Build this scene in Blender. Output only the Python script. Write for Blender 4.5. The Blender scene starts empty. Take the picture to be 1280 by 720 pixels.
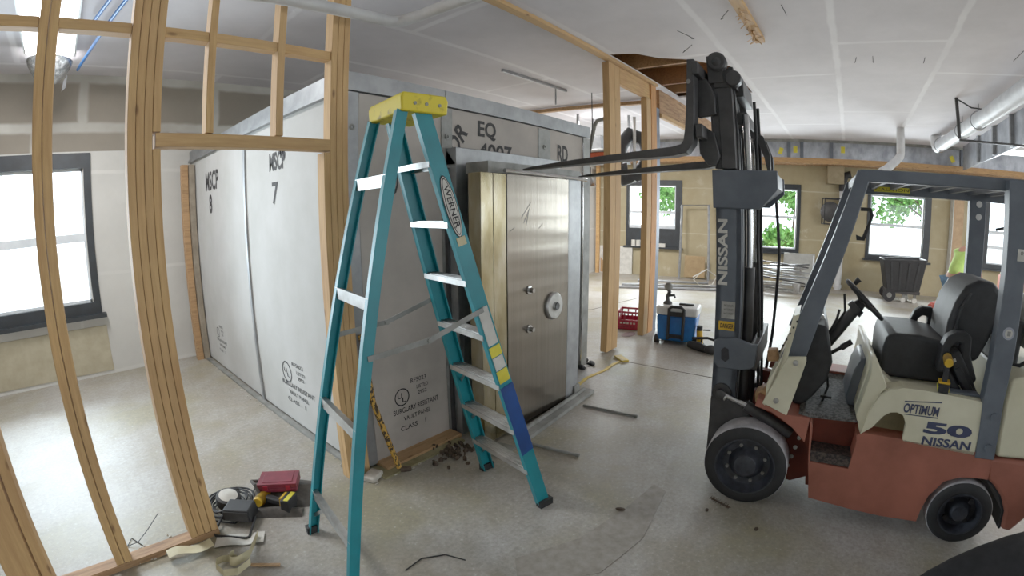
import bpy, bmesh, math, random
from mathutils import Vector, Matrix, Euler
random.seed(7)
SC = bpy.context.scene
COL = SC.collection
V = Vector

# ------------------------------------------------------------------ helpers
def link(o, parent=None):
    COL.objects.link(o)
    if parent: o.parent = parent
    return o

def tag(o, label=None, cat=None, group=None, kind=None):
    if label: o['label'] = label
    if cat: o['category'] = cat
    if group: o['group'] = group
    if kind: o['kind'] = kind
    return o

def empty(name, loc, rz=0.0, label=None, cat=None, group=None, kind=None):
    o = bpy.data.objects.new(name, None)
    o.empty_display_size = .1
    link(o); o.location = loc; o.rotation_euler = (0, 0, rz)
    return tag(o, label, cat, group, kind)

def copy_tree(o, parent=None):
    c = o.copy(); COL.objects.link(c); c.parent = parent
    for ch in list(o.children): copy_tree(ch, c)
    return c

def frame_from(d, up=V((0, 0, 1))):
    d = V(d).normalized(); up = V(up)
    if abs(d.dot(up)) > .98: up = V((1, 0, 0)) if abs(d.x) < .9 else V((0, 1, 0))
    s = up.cross(d).normalized(); u = d.cross(s).normalized()
    return d, s, u

class MB:
    def __init__(s): s.v = []; s.f = []; s.X = None
    def add(s, vs, fs):
        n = len(s.v)
        for p in vs:
            p = V(p)
            s.v.append(s.X(p) if s.X else p)
        s.f += [tuple(i + n for i in f) for f in fs]
        return s
    def box(s, x0, x1, y0, y1, z0, z1):
        if x0 > x1: x0, x1 = x1, x0
        if y0 > y1: y0, y1 = y1, y0
        if z0 > z1: z0, z1 = z1, z0
        return s.add([(x0,y0,z0),(x1,y0,z0),(x1,y1,z0),(x0,y1,z0),(x0,y0,z1),(x1,y0,z1),(x1,y1,z1),(x0,y1,z1)],
                     [(0,3,2,1),(4,5,6,7),(0,1,5,4),(1,2,6,5),(2,3,7,6),(3,0,4,7)])
    def cbox(s, c, size, rz=0, M=None):
        R = M if M is not None else Matrix.Rotation(rz, 3, 'Z')
        c = V(c); hx, hy, hz = [a / 2 for a in size]
        P = [c + R @ V((a*hx, b*hy, d*hz)) for d in (-1, 1) for a, b in ((-1,-1),(1,-1),(1,1),(-1,1))]
        return s.add(P, [(0,3,2,1),(4,5,6,7),(0,1,5,4),(1,2,6,5),(2,3,7,6),(3,0,4,7)])
    def bar(s, p, q, w, h, up=(0, 0, 1)):
        p = V(p); q = V(q); d, a, u = frame_from(q - p, up)
        P = []
        for e in (p, q):
            for i, j in ((-1,-1),(1,-1),(1,1),(-1,1)): P.append(e + a*(i*w/2) + u*(j*h/2))
        return s.add(P, [(0,3,2,1),(4,5,6,7),(0,1,5,4),(1,2,6,5),(2,3,7,6),(3,0,4,7)])
    def cyl(s, p, q, r0, r1=None, n=20):
        r1 = r0 if r1 is None else r1
        p = V(p); q = V(q); d, a, u = frame_from(q - p)
        P = []
        for e, r in ((p, r0), (q, r1)):
            for k in range(n):
                t = 2*math.pi*k/n; P.append(e + a*(r*math.cos(t)) + u*(r*math.sin(t)))
        F = [(k, (k+1) % n, n+(k+1) % n, n+k) for k in range(n)] + [tuple(range(n-1, -1, -1)), tuple(range(n, 2*n))]
        return s.add(P, F)
    def tube(s, pts, r, n=8, closed=False):
        pts = [V(p) for p in pts]; m = len(pts); P = []; up = None
        for i, p in enumerate(pts):
            if closed: t = pts[(i+1) % m] - pts[i-1]
            else: t = pts[min(i+1, m-1)] - pts[max(i-1, 0)]
            t.normalize()
            if up is None: _, a, u = frame_from(t)
            else:
                u = (up - t*up.dot(t)); u = u.normalized() if u.length > 1e-6 else frame_from(t)[2]
                a = u.cross(t).normalized()
            up = u
            rr = r[i] if isinstance(r, (list, tuple)) else r
            for k in range(n):
                w = 2*math.pi*k/n; P.append(p + a*(rr*math.cos(w)) + u*(rr*math.sin(w)))
        F = []
        for i in range(m if closed else m-1):
            j = (i+1) % m
            for k in range(n): F.append((i*n+k, i*n+(k+1) % n, j*n+(k+1) % n, j*n+k))
        if not closed: F += [tuple(range(n-1, -1, -1)), tuple((m-1)*n+k for k in range(n))]
        return s.add(P, F)
    def prism(s, poly, a, b, ax='y'):
        # poly in the two remaining axes, extruded along ax from a to b
        def pt(p, t):
            return {'y': (p[0], t, p[1]), 'x': (t, p[0], p[1]), 'z': (p[0], p[1], t)}[ax]
        n = len(poly)
        P = [pt(p, a) for p in poly] + [pt(p, b) for p in poly]
        return s.add(P, [tuple(range(n)), tuple(range(2*n-1, n-1, -1))] + [(k, n+k, n+(k+1) % n, (k+1) % n) for k in range(n)])
    def lathe(s, prof, c, d=(0, 0, 1), n=32, caps=True):
        # prof: (radius, height along d)
        c = V(c); d, a, u = frame_from(d); P = []
        for r, h in prof:
            for k in range(n):
                t = 2*math.pi*k/n; P.append(c + d*h + a*(r*math.cos(t)) + u*(r*math.sin(t)))
        F = []
        for i in range(len(prof)-1):
            for k in range(n): F.append((i*n+k, i*n+(k+1) % n, (i+1)*n+(k+1) % n, (i+1)*n+k))
        if caps and prof[0][0] > 1e-4: F.append(tuple(range(n-1, -1, -1)))
        if caps and prof[-1][0] > 1e-4: F.append(tuple((len(prof)-1)*n+k for k in range(n)))
        return s.add(P, F)
    def grid(s, fn, nu, nv):
        P = [fn(i/nu, j/nv) for j in range(nv+1) for i in range(nu+1)]
        return s.add(P, [(j*(nu+1)+i, j*(nu+1)+i+1, (j+1)*(nu+1)+i+1, (j+1)*(nu+1)+i) for j in range(nv) for i in range(nu)])
    def ellipsoid(s, c, r, n=16, m=10, M=None):
        c = V(c); P = []
        for j in range(m+1):
            ph = math.pi*j/m - math.pi/2
            for k in range(n):
                t = 2*math.pi*k/n
                q = V((r[0]*math.cos(ph)*math.cos(t), r[1]*math.cos(ph)*math.sin(t), r[2]*math.sin(ph)))
                P.append(c + (M @ q if M is not None else q))
        return s.add(P, [(j*n+k, j*n+(k+1) % n, (j+1)*n+(k+1) % n, (j+1)*n+k) for j in range(m) for k in range(n)])
    def build(s, name, mat, parent=None, label=None, cat=None, group=None, kind=None,
              bevel=0, smooth=False, origin=True, subsurf=0, seg=2):
        me = bpy.data.meshes.new(name)
        vs = s.v
        loc = V((0, 0, 0))
        if parent is None and origin and vs:
            xs = [v.x for v in vs]; ys = [v.y for v in vs]; zs = [v.z for v in vs]
            loc = V(((min(xs)+max(xs))/2, (min(ys)+max(ys))/2, min(zs)))
        me.from_pydata([tuple(v - loc) for v in vs], [], s.f)
        bm = bmesh.new(); bm.from_mesh(me)
        bmesh.ops.remove_doubles(bm, verts=bm.verts, dist=1e-5)
        bmesh.ops.recalc_face_normals(bm, faces=bm.faces)
        bm.to_mesh(me); bm.free()
        if mat: me.materials.append(mat)
        o = bpy.data.objects.new(name, me); link(o, parent); o.location = loc
        if bevel:
            b = o.modifiers.new('bevel', 'BEVEL'); b.width = bevel; b.segments = seg; b.limit_method = 'ANGLE'; b.angle_limit = math.radians(40)
        if subsurf:
            b = o.modifiers.new('sub', 'SUBSURF'); b.levels = subsurf; b.render_levels = subsurf
        if smooth or bevel:
            for p in me.polygons: p.use_smooth = True
            if not subsurf:
                try: me.set_sharp_from_angle(angle=math.radians(38))
                except Exception: pass
        return tag(o, label, cat, group, kind)

def text(s, name, mat, parent, o, xv, yv, bold=0.0, depth=.0012, space=1.0, shear=0.0):
    """Lettering fitted in the rectangle that starts at o and spans xv (reading direction) and yv (up)."""
    cu = bpy.data.curves.new(name, 'FONT'); cu.body = s; cu.size = 1; cu.offset = bold
    cu.align_x = 'CENTER'; cu.resolution_u = 3; cu.space_character = space; cu.shear = shear
    t = bpy.data.objects.new('tmp', cu); COL.objects.link(t)
    bpy.context.view_layer.update()
    me = bpy.data.meshes.new_from_object(t.evaluated_get(bpy.context.evaluated_depsgraph_get()))
    bpy.data.objects.remove(t); bpy.data.curves.remove(cu)
    xs = [v.co.x for v in me.vertices]; ys = [v.co.y for v in me.vertices]
    x0, x1, y0, y1 = min(xs), max(xs), min(ys), max(ys)
    o = V(o); xv = V(xv); yv = V(yv); n = xv.cross(yv).normalized()
    for v in me.vertices:
        a = (v.co.x-x0)/max(x1-x0, 1e-6); b = (v.co.y-y0)/max(y1-y0, 1e-6)
        v.co = o + xv*a + yv*b + n*depth
    me.materials.clear(); me.materials.append(mat)
    ob = bpy.data.objects.new(name, me); link(ob, parent)
    return ob

# ------------------------------------------------------------------ materials
def new_mat(name):
    m = bpy.data.materials.new(name); m.use_nodes = True
    nt = m.node_tree; b = nt.nodes['Principled BSDF']
    return m, nt, b

def S(c):  # sRGB 0-255 to linear
    def f(x):
        x /= 255.0
        return x/12.92 if x <= .04045 else ((x+.055)/1.055)**2.4
    return (f(c[0]), f(c[1]), f(c[2]), 1)

def coords(nt, scale=(1, 1, 1), obj=True, rot=(0, 0, 0)):
    tc = nt.nodes.new('ShaderNodeTexCoord'); mp = nt.nodes.new('ShaderNodeMapping')
    mp.inputs['Scale'].default_value = scale; mp.inputs['Rotation'].default_value = rot
    if obj: nt.links.new(tc.outputs['Object'], mp.inputs[0])
    else:
        g = nt.nodes.new('ShaderNodeNewGeometry'); nt.links.new(g.outputs['Position'], mp.inputs[0])
    return mp.outputs[0]

def noise(nt, vec, scale=5, detail=4, rough=.6):
    n = nt.nodes.new('ShaderNodeTexNoise'); n.inputs['Scale'].default_value = scale
    n.inputs['Detail'].default_value = detail; n.inputs['Roughness'].default_value = rough
    nt.links.new(vec, n.inputs['Vector']); return n.outputs['Fac']

def ramp(nt, fac, stops):
    r = nt.nodes.new('ShaderNodeValToRGB'); e = r.color_ramp.elements
    while len(e) < len(stops): e.new(.5)
    for el, (p, c) in zip(e, stops): el.position = p; el.color = c
    nt.links.new(fac, r.inputs[0]); return r.outputs[0]

def mix(nt, fac, a, b, mode='MIX'):
    m = nt.nodes.new('ShaderNodeMix'); m.data_type = 'RGBA'; m.blend_type = mode
    for inp, x in ((m.inputs[0], fac), (m.inputs[6], a), (m.inputs[7], b)):
        if isinstance(x, (int, float)): inp.default_value = x
        elif isinstance(x, tuple): inp.default_value = x
        else: nt.links.new(x, inp)
    return m.outputs[2]

def bump(nt, b, h, strength=.2, dist=.01):
    n = nt.nodes.new('ShaderNodeBump'); n.inputs['Strength'].default_value = strength; n.inputs['Distance'].default_value = dist
    nt.links.new(h, n.inputs['Height']); nt.links.new(n.outputs[0], b.inputs['Normal'])

def simple(name, c, c2=None, rough=.6, metal=0, scale=6, stretch=(1, 1, 1), bmp=0, lo=.35, hi=.65, obj=True, spec=None, detail=5):
    m, nt, b = new_mat(name)
    c = S(c); c2 = S(c2) if c2 else tuple(x*.75 for x in c[:3]) + (1,)
    v = coords(nt, stretch, obj); f = noise(nt, v, scale, detail)
    nt.links.new(ramp(nt, f, [(lo, c2), (hi, c)]), b.inputs['Base Color'])
    b.inputs['Roughness'].default_value = rough; b.inputs['Metallic'].default_value = metal
    if spec is not None: b.inputs['Specular IOR Level'].default_value = spec
    if bmp: bump(nt, b, f, bmp)
    return m

def wood(name, stretch, base=(200, 160, 104), dark=(176, 134, 82)):
    m, nt, b = new_mat(name)
    v = coords(nt, stretch, False)
    f = noise(nt, v, 9, 6, .65)
    c = ramp(nt, f, [(.3, S(dark)), (.55, S(base)), (.8, S(tuple(min(255, x*1.12) for x in base)))])
    big = noise(nt, coords(nt, (1.5, 1.5, .6), False), 2.2, 2)
    c = mix(nt, ramp(nt, big, [(.35, (0, 0, 0, 1)), (.7, (1, 1, 1, 1))]), c, mix(nt, .3, c, S((172, 118, 80))))
    oi = nt.nodes.new('ShaderNodeObjectInfo')
    c = mix(nt, ramp(nt, oi.outputs['Random'], [(0, (0, 0, 0, 1)), (1, (.45, .45, .45, 1))]), c, S((186, 150, 104)))
    vo = nt.nodes.new('ShaderNodeTexVoronoi'); vo.inputs['Scale'].default_value = 5.5
    nt.links.new(coords(nt, tuple(1.6 if s > 1 else .55 for s in stretch), False), vo.inputs['Vector'])
    k = ramp(nt, vo.outputs['Distance'], [(0, (1, 1, 1, 1)), (.07, (.5, .5, .5, 1)), (.11, (0, 0, 0, 1))])
    c = mix(nt, k, c, S((96, 58, 30)))
    nt.links.new(c, b.inputs['Base Color']); b.inputs['Roughness'].default_value = .75
    bump(nt, b, f, .15, .004)
    return m

WZ = wood('wood_upright', (5, 5, .35)); WX = wood('wood_level', (.35, 5, 5)); WY = wood('wood_cross', (5, .35, 5))
WD = wood('wood_dark', (.5, 5, 5), (128, 84, 52), (88, 54, 32))
WOLD = wood('wood_aged', (.4, 4, 4), (170, 132, 92), (110, 78, 50))
TRIMW = wood('wood_ledger', (4, .3, 4), (176, 132, 82), (120, 82, 48))

def floor_mat():
    m, nt, b = new_mat('dusty_concrete')
    p = coords(nt, (1, 1, 1), False)
    big = noise(nt, p, .55, 5, .6); mid = noise(nt, p, 2.3, 6, .65); fine = noise(nt, p, 38, 4, .7)
    c = ramp(nt, big, [(.32, S((138, 128, 108))), (.5, S((150, 143, 131))), (.68, S((164, 160, 154)))])
    c = mix(nt, ramp(nt, mid, [(.42, (0, 0, 0, 1)), (.62, (.55, .55, .55, 1))]), c, S((168, 165, 162)))
    st = noise(nt, coords(nt, (1, 1, 1), False, (0, 0, 1)), 1.1, 3, .5)
    c = mix(nt, ramp(nt, st, [(.48, (0, 0, 0, 1)), (.62, (.75, .75, .75, 1))]), c, S((138, 130, 98)))
    med = noise(nt, p, 9, 6, .75)
    c = mix(nt, ramp(nt, med, [(.34, (.45, .45, .45, 1)), (.52, (0, 0, 0, 1))]), c, S((122, 116, 102)))
    c = mix(nt, ramp(nt, fine, [(.35, (.4, .4, .4, 1)), (.55, (0, 0, 0, 1))]), c, S((106, 102, 94)))
    c = mix(nt, ramp(nt, fine, [(.6, (0, 0, 0, 1)), (.72, (.5, .5, .5, 1))]), c, S((204, 202, 198)))
    sp = nt.nodes.new('ShaderNodeTexVoronoi'); sp.inputs['Scale'].default_value = 9
    nt.links.new(p, sp.inputs['Vector'])
    k = ramp(nt, sp.outputs['Distance'], [(0, (1, 1, 1, 1)), (.045, (0, 0, 0, 1))])
    msk = ramp(nt, noise(nt, p, 1.7, 3), [(.52, (0, 0, 0, 1)), (.6, (.8, .8, .8, 1))])
    c = mix(nt, mix(nt, 1.0, k, msk, 'MULTIPLY'), c, S((92, 88, 76)))
    nt.links.new(c, b.inputs['Base Color'])
    b.inputs['Roughness'].default_value = .5; b.inputs['Specular IOR Level'].default_value = .5
    bump(nt, b, fine, .25, .004)
    return m

def board_mat(name, base, seam, bw, bh, rot=(0, 0, 0), off=(0, 0, 0), msize=.035, stain=None, base2=None):
    m, nt, b = new_mat(name)
    g = nt.nodes.new('ShaderNodeNewGeometry'); mp = nt.nodes.new('ShaderNodeMapping'); mp.vector_type = 'POINT'
    mp.inputs['Location'].default_value = off; mp.inputs['Rotation'].default_value = rot
    nt.links.new(g.outputs['Position'], mp.inputs[0])
    wob = nt.nodes.new('ShaderNodeVectorMath'); wob.operation = 'MULTIPLY_ADD'
    nn = nt.nodes.new('ShaderNodeTexNoise'); nn.inputs['Scale'].default_value = 3; nt.links.new(mp.outputs[0], nn.inputs['Vector'])
    nt.links.new(nn.outputs['Color'], wob.inputs[0]); wob.inputs[1].default_value = (.05, .05, 0); nt.links.new(mp.outputs[0], wob.inputs[2])
    br = nt.nodes.new('ShaderNodeTexBrick'); br.inputs['Scale'].default_value = 1
    br.inputs['Brick Width'].default_value = bw; br.inputs['Row Height'].default_value = bh
    br.inputs['Mortar Size'].default_value = msize; br.inputs['Mortar Smooth'].default_value = .6
    br.offset = .33; nt.links.new(wob.outputs[0], br.inputs['Vector'])
    f = noise(nt, coords(nt, (1, 1, 1), False), 1.3, 6, .65)
    c = ramp(nt, f, [(.3, S(base2) if base2 else tuple(x*.86 for x in S(base)[:3]) + (1,)), (.65, S(base))])
    vis = ramp(nt, noise(nt, coords(nt, (1, 1, 1), False), .8, 4), [(.35, (.35, .35, .35, 1)), (.6, (.95, .95, .95, 1))])
    c = mix(nt, mix(nt, 1.0, br.outputs['Fac'], vis, 'MULTIPLY'), c, S(seam))
    if stain:
        s2 = ramp(nt, noise(nt, coords(nt, (1, 1, 1), False), 2.6, 5), [(.62, (0, 0, 0, 1)), (.68, (.8, .8, .8, 1))])
        c = mix(nt, s2, c, S(stain))
    nt.links.new(c, b.inputs['Base Color']); b.inputs['Roughness'].default_value = .85
    b.inputs['Specular IOR Level'].default_value = .2
    return m

FLOOR = floor_mat()
CEIL = board_mat('ceiling_board', (214, 209, 212), (232, 229, 231), 3.66, 1.235, off=(.6, 1.125, 0), msize=.05)
TAUPE = board_mat('bare_board', (136, 128, 116), (190, 188, 180), 1.72, .6, rot=(math.pi/2, 0, 0), off=(-.18, -3.02, 0), msize=.085)
PRIMED = board_mat('primed_board', (198, 196, 190), (206, 204, 198), 2.4, 1.22, rot=(math.pi/2, 0, 0), msize=.03)
TAN = board_mat('tan_wall', (172, 160, 130), (190, 180, 154), 1.22, 2.4, rot=(math.pi/2, 0, math.pi/2), msize=.02, stain=(184, 174, 148), base2=(154, 140, 106))
FOIL = simple('foil_insulation', (186, 190, 198), (140, 144, 152), rough=.38, metal=.55, scale=3, stretch=(1, 1.5, 1), obj=False)
STEEL = simple('galvanised', (160, 162, 164), (138, 140, 142), rough=.45, metal=.75, scale=7, bmp=.05)
STEELD = simple('dull_galvanised', (150, 150, 146), (112, 112, 108), rough=.6, metal=.35, scale=5)
ALU = simple('aluminium', (190, 190, 188), (150, 148, 144), rough=.38, metal=.8, scale=9)
PANEL = simple('vault_panel_face', (190, 190, 188), (176, 176, 172), rough=.75, scale=1.6, detail=8)
PANEL2 = simple('vault_front_face', (180, 171, 162), (160, 152, 144), rough=.75, scale=2.2, detail=8)
INK = simple('black_paint_marks', (34, 32, 34), (58, 56, 56), rough=.8, scale=30)
INK2 = simple('stencil_ink', (52, 52, 56), (40, 40, 44), rough=.8, scale=30)
BLACKW = simple('black_window_frame', (34, 40, 46), (22, 26, 30), rough=.5, scale=8)
SASH = simple('sash_white', (226, 232, 236), (206, 212, 218), rough=.5, scale=5)
TEAL = simple('teal_fibreglass', (8, 130, 142), (6, 108, 120), rough=.45, scale=5, lo=.25, hi=.6)
BLUEP = simple('blue_paint', (14, 66, 140), (12, 54, 118), rough=.45, scale=6)
YEL = simple('yellow_plastic', (222, 200, 34), (140, 118, 24), rough=.55, scale=16, lo=.3, hi=.45)
RUBBER = simple('black_rubber', (34, 34, 36), (24, 24, 26), rough=.7, scale=12)
TREAD = simple('dusty_tread', (196, 194, 198), (160, 158, 162), rough=.8, scale=14)
GREY = simple('forklift_grey', (94, 101, 111), (78, 85, 95), rough=.5, scale=5)
DGREY = simple('greasy_black', (58, 57, 58), (38, 37, 38), rough=.5, scale=9, spec=.6)
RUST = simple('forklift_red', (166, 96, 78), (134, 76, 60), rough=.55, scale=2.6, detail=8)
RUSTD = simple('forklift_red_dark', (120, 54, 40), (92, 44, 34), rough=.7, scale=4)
CREAM = simple('forklift_cream', (222, 217, 190), (204, 198, 168), rough=.5, scale=3, detail=8)
VINYL = simple('black_vinyl', (40, 41, 44), (28, 29, 31), rough=.6, scale=14, bmp=.08)
MATM = simple('worn_floor_mat', (96, 94, 92), (48, 46, 46), rough=.8, scale=55, lo=.42, hi=.58, bmp=.3)
CHROME = simple('chrome', (200, 200, 200), (170, 170, 170), rough=.15, metal=1, scale=4)
WHITE = simple('white_plastic', (222, 222, 220), (200, 200, 198), rough=.45, scale=6)
PVC = simple('white_pvc', (212, 212, 212), (192, 192, 194), rough=.4, scale=5)
DUCTW = simple('white_pipe_wrap', (206, 208, 212), (182, 184, 190), rough=.5, scale=4)
BLUE = simple('cooler_blue', (20, 112, 192), (16, 84, 156), rough=.4, scale=4)
PEX = simple('pex_blue', (48, 118, 190), (40, 100, 170), rough=.4, scale=4)
REDP = simple('crate_red', (176, 28, 56), (140, 20, 44), rough=.45, scale=6)
REDC = simple('case_maroon', (132, 36, 54), (104, 28, 44), rough=.5, scale=5)
DYEL = simple('drill_yellow', (226, 178, 38), (196, 150, 30), rough=.5, scale=8)
CANVAS = simple('grey_canvas', (84, 78, 72), (52, 48, 44), rough=.9, scale=12, bmp=.3)
TAPE = simple('cream_tape', (206, 196, 158), (178, 166, 128), rough=.7, scale=6)
HIVIS = simple('hivis_shirt', (184, 212, 112), (150, 186, 84), rough=.8, scale=7)
DENIM = simple('blue_denim', (92, 124, 150), (70, 98, 124), rough=.9, scale=14)
SKIN = simple('skin', (178, 128, 100), (160, 110, 86), rough=.6, scale=6)
HAIR = simple('hair_brown', (56, 42, 32), (36, 28, 22), rough=.9, scale=30)
ORANGE = simple('orange_plastic', (206, 88, 42), (178, 70, 34), rough=.5, scale=6)
WIRE = simple('thin_black_wire', (34, 34, 34), (24, 24, 24), rough=.6)
PAPER = simple('paper_white', (214, 212, 204), (190, 188, 180), rough=.85, scale=9)
LABELY = simple('label_yellow', (226, 214, 60), (206, 190, 40), rough=.6)
LEAF = simple('leaf_green_backlit', (142, 192, 104), (84, 146, 62), rough=.7, scale=1.5, obj=False)  # greens brightened so the colour carries the backlight on the leaves
BARK = simple('bark', (96, 80, 62), (70, 56, 42), rough=.9)
OUTG = simple('outside_paving', (210, 208, 200), (186, 184, 176), rough=.9, scale=.5)
RUBBLE = simple('rubble_brown', (86, 70, 56), (54, 44, 36), rough=.95, scale=30)
PLASTER = simple('plaster_bits', (206, 200, 190), (176, 168, 156), rough=.95, scale=20)

def caution_mat():
    m, nt, b = new_mat('caution_stripes')
    f = noise(nt, coords(nt, (1, 1, .6), False), 55, 2)
    nt.links.new(ramp(nt, f, [(.47, S((52, 40, 24))), (.53, S((200, 152, 60)))]), b.inputs['Base Color'])
    b.inputs['Roughness'].default_value = .7
    return m
CAUT = caution_mat()

def stainless():
    m, nt, b = new_mat('brushed_stainless')
    v = coords(nt, (220, 220, .6), False); f = noise(nt, v, 1, 3)
    nt.links.new(ramp(nt, f, [(.3, S((128, 121, 112))), (.7, S((150, 143, 133)))]), b.inputs['Base Color'])
    b.inputs['Metallic'].default_value = 1; b.inputs['Roughness'].default_value = .25
    w = noise(nt, coords(nt, (.22, 1, 2.6), False), 2.4, 1)
    bump(nt, b, w, .28, .03)
    return m
SST = stainless()

def brass_steel():
    m, nt, b = new_mat('film_covered_steel')
    f = noise(nt, coords(nt, (3, 3, 1.2), False), 2, 4)
    nt.links.new(ramp(nt, f, [(.3, S((150, 136, 96))), (.55, S((182, 172, 142))), (.75, S((206, 200, 182)))]), b.inputs['Base Color'])
    b.inputs['Metallic'].default_value = .95; b.inputs['Roughness'].default_value = .22
    return m
FILM = brass_steel()

def glass():
    m, nt, b = new_mat('window_glass')
    out = nt.nodes['Material Output']; nt.nodes.remove(b)
    t = nt.nodes.new('ShaderNodeBsdfTransparent'); t.inputs[0].default_value = (.94, .97, .98, 1)
    g = nt.nodes.new('ShaderNodeBsdfGlossy'); g.inputs['Roughness'].default_value = .03
    fr = nt.nodes.new('ShaderNodeFresnel'); fr.inputs[0].default_value = 1.35
    mx = nt.nodes.new('ShaderNodeMixShader')
    nt.links.new(fr.outputs[0], mx.inputs[0]); nt.links.new(t.outputs[0], mx.inputs[1]); nt.links.new(g.outputs[0], mx.inputs[2])
    nt.links.new(mx.outputs[0], out.inputs[0])
    return m
GLASS = glass()

def emis(name, c, s):
    m, nt, b = new_mat(name)
    f = noise(nt, coords(nt, (1, 1, 1)), 3, 2)
    nt.links.new(ramp(nt, f, [(0, tuple(x*.95 for x in c[:3]) + (1,)), (1, c)]), b.inputs['Emission Color'])
    b.inputs['Emission Strength'].default_value = s; b.inputs['Base Color'].default_value = c
    return m
LAMP = emis('lit_diffuser', (1, 1, 1, 1), 7)

# ------------------------------------------------------------------ camera (fisheye action camera)
cd = bpy.data.cameras.new('camera'); cam = bpy.data.objects.new('camera', cd); COL.objects.link(cam)
SC.camera = cam
YAW, PITCH, ROLL, CH = .6861, -.1656, -.0061, 1.7831
fw = V((math.cos(YAW)*math.cos(PITCH), math.sin(YAW)*math.cos(PITCH), math.sin(PITCH)))
r0 = V((math.sin(YAW), -math.cos(YAW), 0)); u0 = r0.cross(fw)
r_ = r0*math.cos(ROLL) + u0*math.sin(ROLL); u_ = -r0*math.sin(ROLL) + u0*math.cos(ROLL)
cam.matrix_world = Matrix(((r_.x, u_.x, -fw.x, 0), (r_.y, u_.y, -fw.y, 0), (r_.z, u_.z, -fw.z, CH), (0, 0, 0, 1)))
cd.type = 'PANO'; cd.panorama_type = 'FISHEYE_LENS_POLYNOMIAL'
cd.sensor_fit = 'HORIZONTAL'; cd.sensor_width = 36.0; cd.sensor_height = 20.25
FPX, K3 = 590.9054, -.049
pm = 1280/36.0
cd.fisheye_fov = math.radians(180)
cd.fisheye_polynomial_k0 = 0
cd.fisheye_polynomial_k1 = -(pm/FPX)
cd.fisheye_polynomial_k2 = 0
cd.fisheye_polynomial_k3 = -(K3*(pm/FPX)**3)
cd.fisheye_polynomial_k4 = 0
cd.clip_start = .02; cd.clip_end = 200

# ------------------------------------------------------------------ the room
CZ = 3.65                                   # ceiling height
BY = 6.65                                   # back wall
FA = V((12.4, 1.0)); FT = V((-.1771, .9842)); FN = V((.9842, .1771))   # far wall line
def FP(s, z, off=0.0):
    p = FA + FT*s + FN*off
    return V((p.x, p.y, z))

m = MB(); m.box(-5, 16, -9, 8, -.2, 0)
m.build('floor', FLOOR, kind='structure')

# ceiling with the torn opening above the lift mast
m = MB()
def cface(pts): m.prism(pts, CZ, CZ+.03, 'z')
cface([(-5, -9), (4.85, -9), (4.85, 8), (-5, 8)]); cface([(7.5, -9), (14.5, -9), (14.5, 8), (7.5, 8)])
cface([(4.85, -9), (7.5, -9), (7.5, 1.4), (4.85, 1.4)]); cface([(4.85, 2.62), (7.5, 2.62), (7.5, 8), (4.85, 8)])
cface([(4.85, 1.4), (6.05, 1.4), (5.85, 1.62), (5.62, 1.78), (5.4, 2.12), (5.12, 2.3), (4.98, 2.62), (4.85, 2.62)])
m.build('ceiling', CEIL, kind='structure', origin=False)
m = MB(); m.box(4.3, 8.2, .9, 3.3, CZ+.42, CZ+.46)
for a in ((4.3, 8.2, .9, .93), (4.3, 8.2, 3.27, 3.3), (4.3, 4.33, .9, 3.3), (8.17, 8.2, .9, 3.3)): m.box(a[0], a[1], a[2], a[3], CZ+.03, CZ+.42)
m.build('trim_1', WD, kind='structure', origin=False)
for x, y0 in ((5.1, .95), (5.82, .95), (6.76, .95), (7.3, .95)):
    m = MB(); m.box(x-.02, x+.02, y0, 3.25, CZ+.035, CZ+.30)
    m.build('ceiling_joist', WD if x > 6 else WOLD, label={5.1: 'pale joist edge showing first inside the torn ceiling opening', 5.82: 'second pale joist in the ceiling opening, behind the lift forks', 6.76: 'ceiling joist in the opening just behind the lift mast top', 7.3: 'last brown joist at the far end of the ceiling opening'}[x], cat='joist')

def wall(name, o, t, n, s0, s1, z0, z1, holes, mat, thick=.15):
    o = V(o); t = V(t); n = V(n)
    ss = sorted({s0, s1, *[h[0] for h in holes], *[h[1] for h in holes]}); zs = sorted({z0, z1, *[h[2] for h in holes], *[h[3] for h in holes]})
    m = MB()
    for i in range(len(ss)-1):
        for j in range(len(zs)-1):
            cs = (ss[i]+ss[i+1])/2; cz = (zs[j]+zs[j+1])/2
            if any(h[0] < cs < h[1] and h[2] < cz < h[3] for h in holes): continue
            P = []
            for d in (0, thick):
                for s_, z_ in ((ss[i], zs[j]), (ss[i+1], zs[j]), (ss[i+1], zs[j+1]), (ss[i], zs[j+1])):
                    q = o + t*s_ + n*d; P.append((q.x, q.y, z_))
            m.add(P, [(0, 1, 2, 3), (4, 7, 6, 5), (0, 4, 5, 1), (1, 5, 6, 2), (2, 6, 7, 3), (3, 7, 4, 0)])
    return m.build(name, mat, kind='structure', origin=False)

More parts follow.
